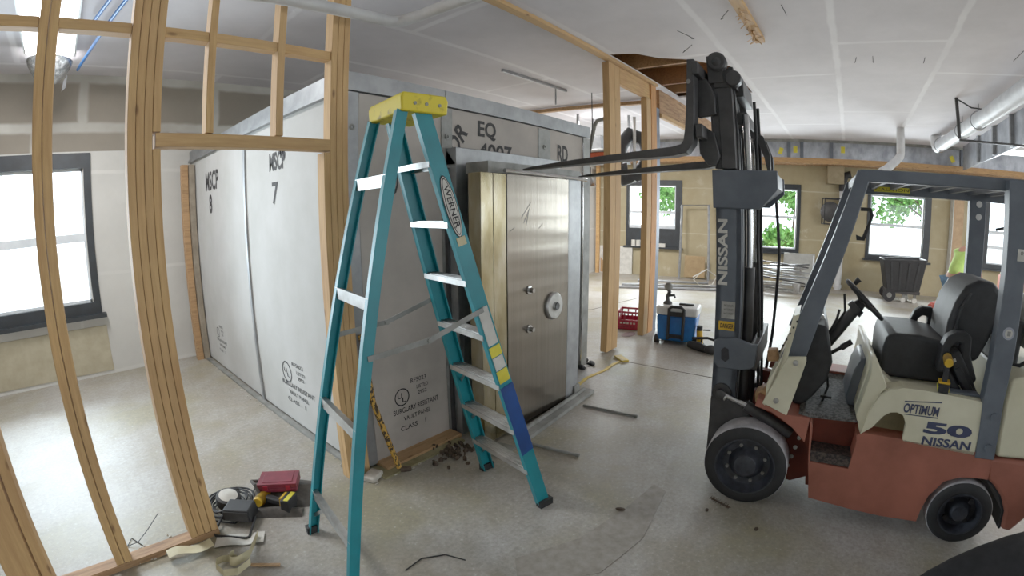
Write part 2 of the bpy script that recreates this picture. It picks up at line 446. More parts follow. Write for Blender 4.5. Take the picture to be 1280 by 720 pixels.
def window(name, o, t, n, s0, s1, z0, z1, g, rails, fmat=BLACKW, sill=True, muntin=()):
    """g = glass opening (s0,s1,z0,z1); rails = list of (z, h)."""
    o = V(o); t = V(t); n = V(n)
    def bx(m, a, b, c, d, e0, e1):
        P = []
        for dd in (e0, e1):
            for s_, z_ in ((a, c), (b, c), (b, d), (a, d)):
                q = o + t*s_ + n*dd; P.append((q.x, q.y, z_))
        m.add(P, [(0, 1, 2, 3), (4, 7, 6, 5), (0, 4, 5, 1), (1, 5, 6, 2), (2, 6, 7, 3), (3, 7, 4, 0)])
    c = o + t*((s0+s1)/2)
    root = empty(name, (c.x, c.y, z0), kind='structure')
    def part(m, nm, mat):
        for v in m.v: v -= V((c.x, c.y, z0))
        return m.build(nm, mat, root)
    m = MB()
    bx(m, s0, g[0], z0, z1, -.03, .13); bx(m, g[1], s1, z0, z1, -.03, .13)
    bx(m, g[0], g[1], g[3], z1, -.03, .13); bx(m, g[0], g[1], z0, g[2], -.03, .13)
    part(m, 'window_frame', fmat)
    m = MB(); e = .035
    bx(m, g[0], g[0]+e, g[2], g[3], .03, .08); bx(m, g[1]-e, g[1], g[2], g[3], .03, .08)
    bx(m, g[0], g[1], g[2], g[2]+e, .03, .08); bx(m, g[0], g[1], g[3]-e, g[3], .03, .08)
    for z, h in rails: bx(m, g[0], g[1], z-h/2, z+h/2, .02, .09)
    for s_ in muntin: bx(m, s_-.012, s_+.012, g[2], g[3], .04, .07)
    part(m, 'window_sash', SASH)
    m = MB(); bx(m, g[0], g[1], g[2], g[3], .055, .06); part(m, 'window_pane', GLASS)
    if sill:
        m = MB(); bx(m, s0-.05, s1+.05, z0-.03, z0+.02, -.12, .02); part(m, 'window_sill', fmat)
    return root

# back wall (left side of the view), window on the left
wall('wall_back', (0, BY), (1, 0), (0, 1), -5, 12.2, 0, 2.72, [(-1.5, .15, .92, 2.52)], PRIMED)
wall('wall_back_upper', (0, BY), (1, 0), (0, 1), -5, 12.2, 2.72, CZ, [], TAUPE)
window('window_1', (0, BY), (1, 0), (0, 1), -1.7, .25, .76, 2.70, (-1.5, .16, .92, 2.52), [(1.70, .1)])
m = MB(); m.box(-2, .28, BY-.012, BY+.0, .05, .62); m.build('trim_2', simple('wall_patch_tan', (176, 166, 140), (160, 150, 124)), kind='structure')
# far wall
O2 = FA + FN*.6
H3 = (3.37, 4.68, 1.28, 2.49); H4 = (.15, 1.6, .93, 2.45); H5 = (-3.2, -1.76, .93, 2.42); H6 = (-6.5, -5.0, .93, 2.52)
wall('wall_far', O2, FT, FN, -10, 5.85, 0, CZ, [H3, H4, H5, H6], TAN)
window('window_2', O2, FT, FN, 3.2, 4.76, .78, 2.62, (3.37, 4.68, 1.30, 2.48), [(1.745, .07), (1.36, .06)], muntin=(4.0,))
window('window_3', O2, FT, FN, .06, 1.72, .82, 2.58, H4, [(1.74, .06)])
window('window_4', O2, FT, FN, -3.38, -1.68, .82, 2.78, H5, [(1.69, .07)])
window('window_5', O2, FT, FN, -6.7, -4.88, .80, 2.70, H6, [(1.72, .08), (1.35, .08)])
# soffit with foil and timber ledger
def fbox(m, s0, s1, z0, z1, o0, o1):
    P = []
    for d in (o0, o1):
        for s_, z_ in ((s0, z0), (s1, z0), (s1, z1), (s0, z1)): P.append(FP(s_, z_, d))
    return m.add(P, [(0, 1, 2, 3), (4, 7, 6, 5), (0, 4, 5, 1), (1, 5, 6, 2), (2, 6, 7, 3), (3, 7, 4, 0)])
m = MB(); fbox(m, -10, 5.9, 3.2, CZ, .06, .1); m.build('trim_3', FOIL, kind='structure', origin=False)
m = MB(); fbox(m, -10, 5.9, 3.08, 3.2, 0, .1); m.build('trim_4', TRIMW, kind='structure', origin=False)
m = MB(); fbox(m, -10, 5.9, 3.07, 3.08, .0, .6); m.build('trim_5', WOLD, kind='structure', origin=False)
m = MB(); fbox(m, -10, 5.9, CZ-.06, CZ, -.0, .06); m.build('trim_6', STEELD, kind='structure', origin=False)
for s_, lb in ((.42, 'first dark steel stud over the ledger, nearest the lift mast'), (.1, 'dark steel stud over the ledger beside the yellow sticker pair'),
               (-.63, 'dark steel stud over the ledger above the wall fan'), (-2.3, 'dark steel stud behind the bent white drain pipe'), (-3.95, 'dark steel corner stud at the end of the foil band')):
    m = MB(); fbox(m, s_-.04, s_+.04, 3.2, CZ-.05, .0, .06); m.build('steel_stud', GREY, label=lb, cat='steel stud')
for s_, z_, a, lb in ((.62, 3.36, .3, 'yellow sticker on foil nearest the mast, tilted'), (.26, 3.40, 0, 'yellow sticker on foil between two close steel studs'), (-.92, 3.43, 0, 'yellow sticker on foil above the wall fan'), (-3.7, 3.36, -.5, 'tilted yellow sticker on foil beside the corner stud')):
    m = MB(); c = FP(s_, z_, .05); ca, sa = math.cos(a), math.sin(a)
    P = []
    for d in (0, .006):
        for i, j in ((-1, -1), (1, -1), (1, 1), (-1, 1)):
            x_, y_ = i*.05*ca - j*.08*sa, i*.05*sa + j*.08*ca
            P.append(c + V((FT.x*x_, FT.y*x_, y_)) - V((FN.x, FN.y, 0))*d)
    m.add(P, [(0, 1, 2, 3), (4, 7, 6, 5), (0, 4, 5, 1), (1, 5, 6, 2), (2, 6, 7, 3), (3, 7, 4, 0)])
    m.build('sticker', LABELY, label=lb, cat='sticker')
# foil return along the right side of the ceiling
m = MB(); m.box(6.5, 12.9, -2.9, -2.86, 3.1, CZ); m.build('trim_7', FOIL, kind='structure', origin=False)
for x, lb in ((11.3, 'steel stud on the foil return, farthest from the lift'), (10.1, 'steel stud on the foil return, middle one'), (9.0, 'steel stud on the foil return, nearest the guard')):
    m = MB(); m.box(x-.04, x+.04, -2.86, -2.8, 3.12, CZ); m.build('steel_stud', STEEL, label=lb, cat='steel stud')
m = MB(); m.box(-5.15, -5, -9, 6.8, 0, .9); m.box(-5.15, -5, -9, 6.8, 2.7, CZ); m.box(-5.15, -5, -9, 6.8, .9, 2.7); m.build('wall_left', PRIMED, kind='structure', origin=False)
m = MB(); m.box(-5, 16, -9.15, -9, 0, 1.0); m.box(-5, 16, -9.15, -9, 2.75, CZ); m.box(-5, 16, -9.15, -9, 1.95, 2.05)  # unseen wall, opening and rail shaped for bright bands reflected in the vault door
for x in (-5, 9.5, 15): m.box(x, x+.6, -9.15, -9, 1.0, 2.75)
m.build('wall_front_unseen', PRIMED, kind='structure', origin=False)

# ------------------------------------------------------------------ the vault
VX, VY, VW, VH = 1.557, 2.635, 2.99, 2.69
vault = empty('vault_room', (VX, VY, 0), 0, 'grey panel vault enclosure with marker lettering behind the stud wall and ladder', 'vault')
def vb(): return MB()
L_ = BY - VY
m = vb(); m.box(.02, VW-.02, .03, L_, .0, VH-.01); m.build('core', STEELD, vault)
m = vb(); m.box(-.012, .02, 0.10, 1.77, .03, 2.55); m.build('side_panel', PANEL, vault)
m = vb(); m.box(-.012, .02, 1.80, L_-.02, .03, 2.55); m.build('side_panel', PANEL, vault)
m = vb(); m.box(-.03, .0, 1.765, 1.81, .0, 2.56); m.build('joint_cover', STEEL, vault)
m = vb(); m.box(-.03, .02, -.02, L_-.02, 2.57, VH); m.box(-.05, .0, .0, L_-.02, 2.545, 2.575); m.build('top_flashing', STEEL, vault)
m = vb(); m.box(-.02, VW, -.025, .02, 2.57, VH); m.build('top_flashing', STEEL, vault)
m = vb(); m.box(.86, .87, -.028, -.02, 2.575, VH-.005); m.box(.0, .01, -.028, -.02, 2.575, VH); m.build('flashing_seam', STEELD, vault)
m = vb(); m.box(-.022, .105, -.02, .0, .02, 2.56); m.box(-.022, .0, -.02, .11, .02, 2.56); m.build('corner_flashing', STEEL, vault)
m = vb(); m.box(.115, .83, -.008, .02, .03, 2.56); m.build('front_panel', PANEL2, vault)
m = vb(); m.box(.94, 2.86, -.008, .02, 2.12, 2.56); m.build('front_panel', PANEL2, vault)
m = vb(); m.box(.83, .94, -.016, .02, .02, 2.56); m.build('joint_cover', STEELD, vault)
m = vb(); m.box(2.05, 2.24, -.014, .02, 2.12, 2.55); m.build('joint_cover', STEELD, vault)
m = vb(); m.box(2.86, VW, -.02, .02, .02, 2.56); m.build('corner_flashing', STEELD, vault)
m = vb(); m.box(2.84, 2.86, -.022, .0, .1, 2.5); m.build('flashing_seam', CHROME, vault)
for x, z in ((.06, 2.33), (.06, 1.2), (.885, 2.34), (2.14, 2.38), (.885, 1.2)):
    m = vb(); m.lathe([(.022, 0), (.022, .006), (.01, .009), (.008, .003)], (x, -.016, z), (0, -1, 0), 14); m.build('bolt', STEELD, vault)
m = vb(); m.box(.1, .84, -.14, .0, 0, .03); m.build('base_plate', WOLD, vault, 'weathered greenish timber strip at the foot of the panel')
# marker lettering (front)
def vt(s, nm, o, xv, yv, mat=INK, **k): return text(s, nm, mat, vault, o, xv, yv, **k)
vt('EQ', 'marker_lettering', (1.23, -.0095, 2.355), (.22, 0, 0), (0, 0, .155), bold=.03)
vt('4007', 'marker_lettering', (1.24, -.0095, 2.20), (.42, 0, 0), (0, 0, .13), bold=.03)
vt('RD', 'marker_lettering', (2.37, -.0095, 2.26), (.19, 0, 0), (0, 0, .17), bold=.03)
vt('DR', 'marker_lettering', (.99, -.0095, 2.19), (.13, 0, .2), (-.10, 0, .1), bold=.03)
vt('O', 'marker_lettering', (.36, -.0095, 1.9), (.07, 0, 0), (0, 0, .2), bold=.014)
# UL stencil on the front panel
def ul(o, xv, yv, yn):
    """o = lower left corner of the stencil, xv full width, yv full height."""
    o = V(o); xv = V(xv); yv = V(yv); n = xv.cross(yv).normalized()
    def at(a, b): return o + xv*a + yv*b
    m = MB(); c = at(.2, .70); R = .155*xv.length
    for r0_, r1_ in ((R*.86, R),):
        P = []
        for k in range(28):
            t = 2*math.pi*k/28
            for r in (r0_, r1_): P.append(c + xv.normalized()*r*math.cos(t) + yv.normalized()*r*math.sin(t) + n*.001)
        m.add(P, [(2*k, 2*k+1, (2*k+3) % 56, (2*k+2) % 56) for k in range(28)])
    m.build('stencil_ring', INK2, vault)
    for s_, a, b, w, h in (('U', .11, .68, .09, .1), ('L', .2, .60, .08, .09), ('RF5023', .40, .90, .34, .085), ('LISTED', .52, .765, .26, .07), ('2952', .54, .65, .2, .07),
                           ('BURGLARY RESISTANT', .0, .40, 1.0, .1), ('VAULT PANEL', .2, .24, .6, .085), ('CLASS    1', .12, .06, .56, .09)):
        text(s_, 'stencil_lettering', INK2, vault, at(a, b), xv*w, yv*h, bold=.012)
ul((.29, -.0095, .16), (.44, 0, 0), (0, 0, .42), None)
ul((-.0135, 1.24, .18), (0, -.62, 0), (0, 0, .42), None)
ul((-.0135, 3.27, .2), (0, -.40, 0), (0, 0, .36), None)
vt('MSCP', 'marker_lettering', (-.0135, 1.18, 2.15), (0, -.33, 0), (0, 0, .15), bold=.03)
vt('7', 'marker_lettering', (-.0135, 1.13, 1.88), (0, -.13, 0), (0, 0, .18), bold=.02)
vt('R', 'marker_lettering', (-.0135, .95, 2.24), (0, -.09, 0), (0, 0, .15), bold=.014)
vt('MSCP', 'marker_lettering', (-.0135, 3.23, 2.12), (0, -.55, 0), (0, 0, .22), bold=.03)
vt('8', 'marker_lettering', (-.0135, 3.1, 1.86), (0, -.13, 0), (0, 0, .22), bold=.05)

# ------------------------------------------------------------------ vault door unit standing in front of the opening
door = empty('vault_door', (2.38, 2.22, 0), 0, 'stainless steel vault door unit with round dial held under the forks', 'door')
m = MB(); m.box(.03, 1.27, .37, .40, .0, 2.1); m.box(.34, 1.1, .12, .36, .03, 2.0); m.build('core_and_gap_shade', DGREY, door)  # the thin rear sheet is dark to stand for shadow in the gap
m = MB(); m.box(.055, .20, .295, .305, 0, 2.25); m.box(.055, .065, .295, .412, 0, 2.25); m.box(.055, 1.42, .295, .41, 2.12, 2.25); m.box(1.3, 1.42, .06, .41, 0, 2.12); m.build('outer_frame', STEEL, door, bevel=.004)
m = MB(); m.box(.0, .125, 0, .12, .03, 2.045); m.build('hinge_strip', FILM, door, 'stainless strip under yellowish film', bevel=.003)
m = MB(); m.box(.13, .27, 0, .12, .03, 2.045); m.build('hinge_strip', FILM, door, bevel=.003)
m = MB(); m.box(.275, 1.105, -.005, .12, .03, 2.045); m.build('leaf', SST, door, 'polished stainless door leaf', bevel=.003)
m = MB(); m.box(1.115, 1.30, .0, .16, .03, 2.06); m.build('jamb', STEEL, door, bevel=.004)
m = MB(); m.box(1.24, 1.33, -.02, .12, .0, .13); m.build('foot_block', STEELD, door)
m = MB(); m.box(.10, 1.34, .02, .24, 2.05, 2.13); m.build('lifting_angle', STEELD, door)
m = MB(); m.tube([(.22, -.03, 2.065), (1.37, -.03, 2.055)], .016); m.build('lifting_bar', CHROME, door)
m = MB(); m.lathe([(.0, .045), (.035, .045), (.04, .03), (.105, .03), (.118, .018), (.118, .0)], (.87, -.005, .975), (0, -1, 0), 40)
dl = m.build('dial', ALU, door, 'round brushed dial plate', smooth=True)
m = MB(); m.lathe([(.0, .05), (.03, .052), (.034, .046)], (.87, -.005, .975), (0, -1, 0), 24); m.build('dial_hub', DGREY, dl)
for z in (1.155, .84):
    m = MB(); m.lathe([(.034, 0), (.034, .012), (.02, .014), (.018, .05), (.0, .05)], (.535, -.005, z), (0, -1, 0), 24)
    k = m.build('lock_knob', CHROME, door, smooth=True)
m = MB()
for a, b in (((.44, 1.72), (.56, 1.84)), ((.47, 1.68), (.55, 1.80)), ((.5, 1.66), (.53, 1.76)), ((.3, 1.62), (.36, 1.65)), ((.66, 1.63), (.72, 1.67))):
    m.bar((a[0], -.006, a[1]), (b[0], -.006, b[1]), .002, .002, (0, 1, 0))
m.build('scratch_marks', INK2, door)
m = MB(); m.bar((2.60, 2.07, .02), (3.86, 2.17, .02), .09, .035); m.bar((2.60, 2.115, .05), (3.80, 2.2, .05), .02, .03)
m.build('steel_channel', STEELD, label='long grey steel channel lying on the floor along the vault door foot', cat='channel')

# ------------------------------------------------------------------ stud walls
G1 = 'door framing studs of the near wall'
def stud(x0, x1, z0, z1, lb, y0=2.59, d=.09, mat=None, name='wall_stud', grp=None, n=None):
    m = MB(); m.box(x0, x1, y0, y0+d, z0, z1)
    return m.build(name, mat or WZ, label=lb, cat='stud' if name == 'wall_stud' else 'timber', bevel=.003, group=grp)
SY = 2.59
stud(-.178, -.134, .04, CZ-.04, 'twin timber stud in front of the bright window, its outer half')
stud(-.130, -.086, .04, CZ-.04, 'twin timber stud in front of the bright window, its inner half')
for i, x in enumerate((.277, .320, .363, .406)):
    stud(x, x+.0405, .04, CZ-.04, ['outermost stud of the four-ply post left of the door opening', 'second stud of the four-ply post left of the door opening', 'third stud of the four-ply post left of the door opening', 'innermost stud of the four-ply post left of the door opening'][i],
         d=.09 + (.03 if i == 0 else 0)) if not (i == 3) else stud(x, x+.0405, .04, 2.155, 'short trimmer stud carrying the header on its left end')
stud(.406, .4465, 2.24, CZ-.04, 'stud piece above the header on the left post')
for i, x in enumerate((1.445, 1.488, 1.531)):
    stud(x, x+.0405, .0, CZ-.04, ['stud of the right door post beside the header end', 'middle stud of the right door post by the vault corner', 'stud of the right door post touching the vault corner'][i])
stud(1.402, 1.4425, .0, 2.155, 'short trimmer stud carrying the header on its right end')
m = MB(); m.box(.42, 1.444, SY-.004, SY+.09, 2.165, 2.235); m.build('door_header', WX, label='level timber header over the rough door opening', cat='header', bevel=.003)
stud(.685, .727, 2.24, CZ-.04, 'cripple stud above header, the one nearer the left post')
stud(1.09, 1.135, 2.24, CZ-.04, 'cripple stud above header, the one nearer the right post')
for a, b, lb in ((-2.2, -.18, 'blocking timber running left of the twin stud near the ceiling'), (-.085, .275, 'short blocking timber between twin stud and four-ply post'),
                 (.448, .684, 'short blocking timber left of the first cripple stud'), (.728, 1.089, 'blocking timber between the two cripple studs'), (1.136, 1.444, 'blocking timber between cripple stud and right post')):
    m = MB(); m.box(a, b, SY+.01, SY+.085, 2.735, 2.79); m.build('blocking', WX, label=lb, cat='blocking', bevel=.003)
m = MB(); m.box(-2.4, .45, SY, SY+.09, 0, .038); m.build('sole_plate', WOLD, label='timber sole plate on the floor under the near studs', cat='plate')
m = MB(); m.box(-2.4, 6.55, SY+.01, SY+.1, CZ-.042, CZ-.002); m.build('top_plate', WX, label='long timber top plate fixed along the ceiling', cat='plate')
# near bottom-left stud and board
m = MB(); m.bar((-.53, 2.545, .04), (-.53, 2.545, CZ-.05), .05, .10, (0, 1, 0)); m.build('wall_stud', WZ, label='brown stud closest to the lower left edge, beside a dusty board', cat='stud', bevel=.003)
m = MB(); m.box(-.72, -.565, 2.48, 2.60, .04, CZ-.05); m.build('wall_stud', WZ, label='broad doubled stud cut by the lower left edge', cat='stud', bevel=.003)
# studs against the back wall beside the vault
m = MB(); m.box(1.37, 1.45, 6.40, 6.50, 0, 2.5); m.build('wall_stud', WOLD, label='dark old stud standing against the back wall by the vault', cat='stud')
m = MB(); m.box(1.46, 1.53, 6.36, 6.46, 0, 2.5); m.build('wall_stud', simple('grey_stud', (150, 138, 120), (120, 108, 92), obj=False), label='greyish old stud squeezed between dark stud and vault', cat='stud')
# far framing with header
for x0, x1, y0, lb in ((5.08, 5.22, 2.64, 'first tall stud of the far framing, its left ply'), (5.225, 5.37, 2.64, 'first tall stud of the far framing, its right ply'),
                       (6.16, 6.31, 2.62, 'second far framing post behind the forks, pale left ply')):
    m = MB(); m.box(x0, x1, y0, y0+.09, 0 if x0 > 5.5 else .02, 3.37 if x0 > 5.3 else 3.6)
    m.build('wall_stud', WZ, label=lb, cat='stud', bevel=.003)
m = MB(); m.box(6.33, 6.52, 2.62, 2.71, 0, 3.6); m.build('wall_stud', wood('wood_orange', (5, 5, .35), (206, 142, 76), (168, 104, 50)), label='orange toned ply of the second far framing post', cat='stud', bevel=.003)
m = MB(); m.box(6.53, 6.66, 2.63, 2.72, 0, 3.3); m.build('steel_stud', simple('blue_steel', (122, 132, 148), (96, 104, 118), metal=.4, rough=.5), label='blue-grey steel stud fastened beside the orange post', cat='steel stud')
m = MB(); m.box(5.375, 6.32, 2.64, 2.70, 3.375, 3.60); m.build('door_header', WX, label='deep timber header between the two far framing posts', cat='header', bevel=.003)
m = MB(); m.box(6.67, 9.7, 2.63, 2.69, 3.24, 3.60); m.build('header_board', WOLD, label='brown deep board running on behind the lift mast', cat='board')
m = MB(); m.box(6.67, 9.7, 2.60, 2.66, 3.17, 3.235); m.build('header_board', WX, label='pale narrow board under the brown deep board', cat='board')
m = MB(); m.bar((7.05, 5.5, 3.60), (7.45, 2.75, 3.60), .09, .06); m.build('ceiling_batten', WOLD, label='timber batten on the ceiling over the vault far end', cat='batten')
m = MB(); m.box(3.2, 5.15, .80, .9, 3.60, 3.65); m.build('ceiling_batten', WX, label='splintered timber batten on ceiling above the lift', cat='batten')
m = MB()
for k in range(26):
    x = random.uniform(4.2, 5.2); a = random.uniform(0, 6.28)
    m.bar((x, .86, 3.6), (x+.08*math.cos(a), .86+.09*math.sin(a), 3.6-random.uniform(0, .06)), .012, .004)
m.build('splinters', WX, label='ragged splinters hanging from the ceiling batten', cat='splinters', kind='stuff')

# ------------------------------------------------------------------ ladder
lad = empty('step_ladder', (2.11, 1.722, 0), math.atan2(.1837, -.98298), 'tall teal fibreglass step ladder with yellow top and one blue-painted leg', 'ladder')
# local x = towards the rear legs, local y = across (minus = near camera side)
def fr(z): return .298*z
def rr(z): return 1.275 - .222*z
def hw(z): return .295 - .062*z
SG = {-1: 1, 1: -1}
def chan(fx, ztop, sd, flare=0.0, d=.085, w=.032):
    """a channel section rail following fx(z)."""
    m = MB(); y = lambda z: sd*(hw(z)+flare)
    p, q = V((fx(0), y(0), 0.0)), V((fx(ztop), y(ztop), ztop))
    m.bar(p, q, d, .006, (0, 1, 0))
    for e in (-d/2+.003, d/2-.003):
        a = V((e, -sd*w/2, 0)); m.bar(p+a, q+a, .006, w, (0, 1, 0))
    return m
YB = -1   # near side is negative local y? (rotation by ~169 deg flips it, so near = +1)
near = 1
def swap(sd): return sd
for sd in (-1, 1):
    r = chan(fr, 2.27, sd).build('front_rail', TEAL, lad)
    m = MB(); m.cbox((fr(0)+.0, sd*hw(0), .02), (.10, .045, .05)); m.build('rail_foot', RUBBER, r)
    if sd == near:
        m = MB(); p, q = V((fr(.42), sd*(hw(.42)+.0045), .42)), V((fr(.86), sd*(hw(.86)+.0045), .86))
        m.bar(p, q, .087, .004, (0, 1, 0)); m.build('blue_paint_patch', BLUEP, r, 'smooth blue painted stretch')
        def onrail(z, dx=0.0, off=.0055): return V((fr(z)+dx, sd*(hw(z)+off), z))
        for z0, z1, w_, mt in ((.885, .955, .07, LABELY), (.96, 1.03, .066, PAPER), (1.035, 1.09, .07, LABELY), (1.10, 1.30, .062, PAPER), (1.615, 1.655, .05, TAPE)):
            m = MB(); m.bar(onrail(z0), onrail(z1), w_, .003, (0, 1, 0)); m.build('warning_sticker', mt, r)
        # oval maker badge
        c = onrail(1.80); ax = (onrail(1.95)-onrail(1.65)).normalized(); sx = V((0, 1, 0)).cross(ax).normalized()
        for k_, (ra, rb, mt, of) in enumerate(((.155, .036, INK, .001), (.148, .031, PAPER, .002), (.142, .026, INK, .003), (.135, .022, PAPER, .004))):
            m = MB(); P = [c + V((0, sd*of, 0)) + ax*ra*math.cos(t*math.pi/16) + sx*rb*math.sin(t*math.pi/16) for t in range(32)]
            m.add(P, [tuple(range(32))]); m.build('badge', mt, r)
        text('WERNER', 'badge_lettering', INK, r, c + V((0, sd*.007, 0)) + ax*.105 + sx*.015, -ax*.21, -sx*.03, bold=.02, depth=0)
    r = chan(rr, 2.24, sd, flare=.008, d=.055, w=.03).build('rear_rail', TEAL, lad)
    m = MB(); m.cbox((rr(0), sd*(hw(0)+.008), .02), (.07, .042, .05)); m.build('rail_foot', RUBBER, r)
for k in range(1, 8):
    z = .287*k; w = hw(z)-.004
    m = MB(); m.box(fr(z)-.045, fr(z)+.042, -w, w, z-.006, z+.004); m.box(fr(z)-.047, fr(z)-.043, -w, w, z-.028, z+.004); m.box(fr(z)+.04, fr(z)+.044, -w, w, z-.024, z+.004)
    for j in range(5): m.box(fr(z)-.036+j*.016, fr(z)-.032+j*.016, -w, w, z+.004, z+.008)
    st = m.build('step', ALU, lad)
    if k in (1, 2, 3):
        for sd in (-1, 1):
            m = MB(); m.bar((fr(z), sd*w*.55, z-.02), (fr(z-.12), sd*hw(z-.12)*.97, z-.12), .02, .004, (1, 0, 0)); m.build('step_brace', ALU, st)
for z in (.27, .82, 1.39, 1.92):
    m = MB(); w = hw(z)+.006; m.box(rr(z)-.012, rr(z)+.02, -w, w, z-.02, z+.02); m.box(rr(z)+.018, rr(z)+.022, -w, w, z-.028, z+.028)
    m.build('rear_crossbar', ALU, lad)
for sd in (-1, 1):
    m = MB(); m.bar((rr(.27), sd*.12, .25), (rr(.13), sd*(hw(.13)), .12), .02, .004, (1, 0, 0)); m.build('rear_brace', ALU, lad)
    a = V((fr(1.29), sd*(hw(1.29)+.012), 1.29)); b = V((rr(1.16), sd*(hw(1.16)+.016), 1.16)); c = (a+b)/2 + V((0, 0, -.035))
    m = MB(); m.bar(a, c, .004, .026, (0, 0, 1)); m.bar(c, b, .004, .026, (0, 0, 1)); m.cyl(c+V((0, -.01, 0)), c+V((0, .01, 0)), .014)
    m.build('spreader_bar', STEELD, lad)
m = MB(); cx_ = .665
m.prism([(cx_-.115, 2.235), (cx_-.12, 2.30), (cx_-.105, 2.325), (cx_+.12, 2.325), (cx_+.13, 2.30), (cx_+.125, 2.235)], -.185, .185, 'y')
cap = m.build('top_cap', YEL, lad, 'scuffed yellow moulded top', bevel=.008)
for x, y in ((-.07, .187), (.06, .187), (.0, .187)):
    m = MB(); m.cyl((cx_+x, y-.006, 2.275), (cx_+x, y+.003, 2.275), .008); m.build('rivet', STEELD, cap)

# ------------------------------------------------------------------ forklift truck
HD = math.atan2(.998, -.066)
fl = empty('forklift', (2.73, .40, 0), HD, 'red and cream forklift truck with raised mast, its forks reaching over the vault door', 'forklift')
def F(p): return V((p[0], -p[1], p[2]))              # (forward, to the right side, up) -> local
def K(p): return V((p[0] + .045*(p[2]-.25), -p[1], p[2]))   # mast parts lean forward
def FB(f=F): m = MB(); m.X = f; return m
def fp(m, nm, mat, lab=None, par=None, **k): m.X = None; return m.build(nm, mat, par or fl, lab, **k)
def side(poly, v0, v1, nm, mat, lab=None, par=None, f=F, **k):
    m = FB(f); m.prism(poly, v0, v1, 'y'); return fp(m, nm, mat, lab, par, **k)

# body
side([(-.339, .643), (-.371, .404), (-.428, .143), (-.685, .119), (-.889, .109), (-1.115, .112), (-1.118, .191), (-1.136, .292), (-1.2, .397), (-1.286, .436), (-1.394, .445),
      (-1.458, .444), (-1.439, .60), (-.66, .62), (-.62, .60), (-.628, .56), (-.62, .38), (-.385, .385), (-.374, .463), (-.36, .60), (-.345, .643)][::-1], .0, .16, 'side_panel', RUST, bevel=.006)
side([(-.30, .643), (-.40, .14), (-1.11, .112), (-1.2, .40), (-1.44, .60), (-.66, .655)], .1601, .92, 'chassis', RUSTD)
side([(-.339, .643), (-.371, .404), (-.428, .143), (-.889, .109), (-1.115, .112), (-1.2, .397), (-1.286, .436), (-1.439, .60), (-.62, .655)], .92, 1.06, 'side_panel', RUST, bevel=.006)
m = FB(); m.box(-.62, -.375, .005, .15, .39, .455)
sp = fp(m, 'step_plate', simple('step_grip_black', (74, 62, 56), (30, 26, 26), rough=.8, scale=60, lo=.42, hi=.58, bmp=.3), 'black perforated foot step')
side([(-.01, .73), (-.20, .655), (-.335, .655), (-.33, .50), (-.29, .535), (-.24, .58), (-.17, .62), (-.10, .655), (0.0, .675)], .0, .30, 'front_fender', RUST, bevel=.005)
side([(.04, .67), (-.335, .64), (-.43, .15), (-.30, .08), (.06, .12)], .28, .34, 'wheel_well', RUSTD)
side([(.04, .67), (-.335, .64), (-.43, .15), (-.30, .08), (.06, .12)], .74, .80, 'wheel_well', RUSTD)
side([(-.01, .73), (-.20, .655), (-.335, .655), (-.33, .50), (-.24, .58), (-.10, .655), (0.0, .675)], .80, 1.06, 'front_fender', RUST, bevel=.005)
for z in (.40, .33, .26, .19):
    m = FB(); m.lathe([(.014, 0), (.014, .008), (0, .01)], (-.30-.0+(.4-z)*.18, .278, z), (0, -1, 0), 12); fp(m, 'wheel_well_bolt', ALU)
m = FB(); m.prism([(-.265, .665), (-.335, .655), (-.62, .668), (-.61, .68), (-.30, .685)], .02, 1.0, 'y'); fp(m, 'floor_plate', MATM, 'worn grey diamond floor plate')
m = FB(); m.box(-.60, -.36, .85, 1.04, .64, .70); fp(m, 'floor_edge', RUST)
# front cowl side plates
side([(-.152, 1.002), (-.256, 1.016), (-.26, .989), (-.195, .653), (-.042, .707)], -.008, .014, 'cowl_plate', CREAM, 'cream bolted plate below front pillar', bevel=.004)
side([(-.16, 1.24), (-.19, 1.25), (-.152, 1.0), (-.042, .70), (-.06, .69), (-.05, .82), (-.12, 1.0)], .0, .30, 'cowl_edge', CREAM)
side([(-.152, 1.002), (-.256, 1.016), (-.26, .989), (-.195, .653), (-.042, .707)], 1.046, 1.066, 'cowl_plate', CREAM, bevel=.004)
for u, z in ((-.20, .975), (-.12, .735)):
    m = FB(); m.lathe([(.016, 0), (.016, .008), (0, .011)], (u, -.008, z), (0, -1, 0), 14); fp(m, 'cowl_bolt', ALU)
for k in range(6):
    m = FB(); m.lathe([(.006, 0), (.006, .012), (0, .013)], (-.10-.016*k, -.002, 1.03+.036*k), (0, -1, 0), 8); fp(m, 'cowl_rivet', RUBBER)
side([(-.223, 1.10), (-.29, 1.17), (-.36, 1.16), (-.39, 1.06), (-.42, .95), (-.40, .83), (-.33, .72), (-.28, .66), (-.22, .66), (-.16, .80), (-.17, 1.0)], .18, .90, 'dash_cowl', VINYL, bevel=.015)
m = FB(); m.lathe([(.055, 0), (.05, .03), (.03, .05), (0, .055)], (-.30, .42, 1.14), (-.3, 0, 1), 18); fp(m, 'gauge', ALU, smooth=True)
side([(-.02, .99), (-.08, 1.0), (-.10, .93), (-.03, .92)], .12, .2, 'mast_stop', WOLD, bevel=.01)
side([(.02, .72), (-.03, .75), (-.09, .70), (-.06, .64), (.01, .66)], .1, .22, 'mast_stop', WOLD, bevel=.01)
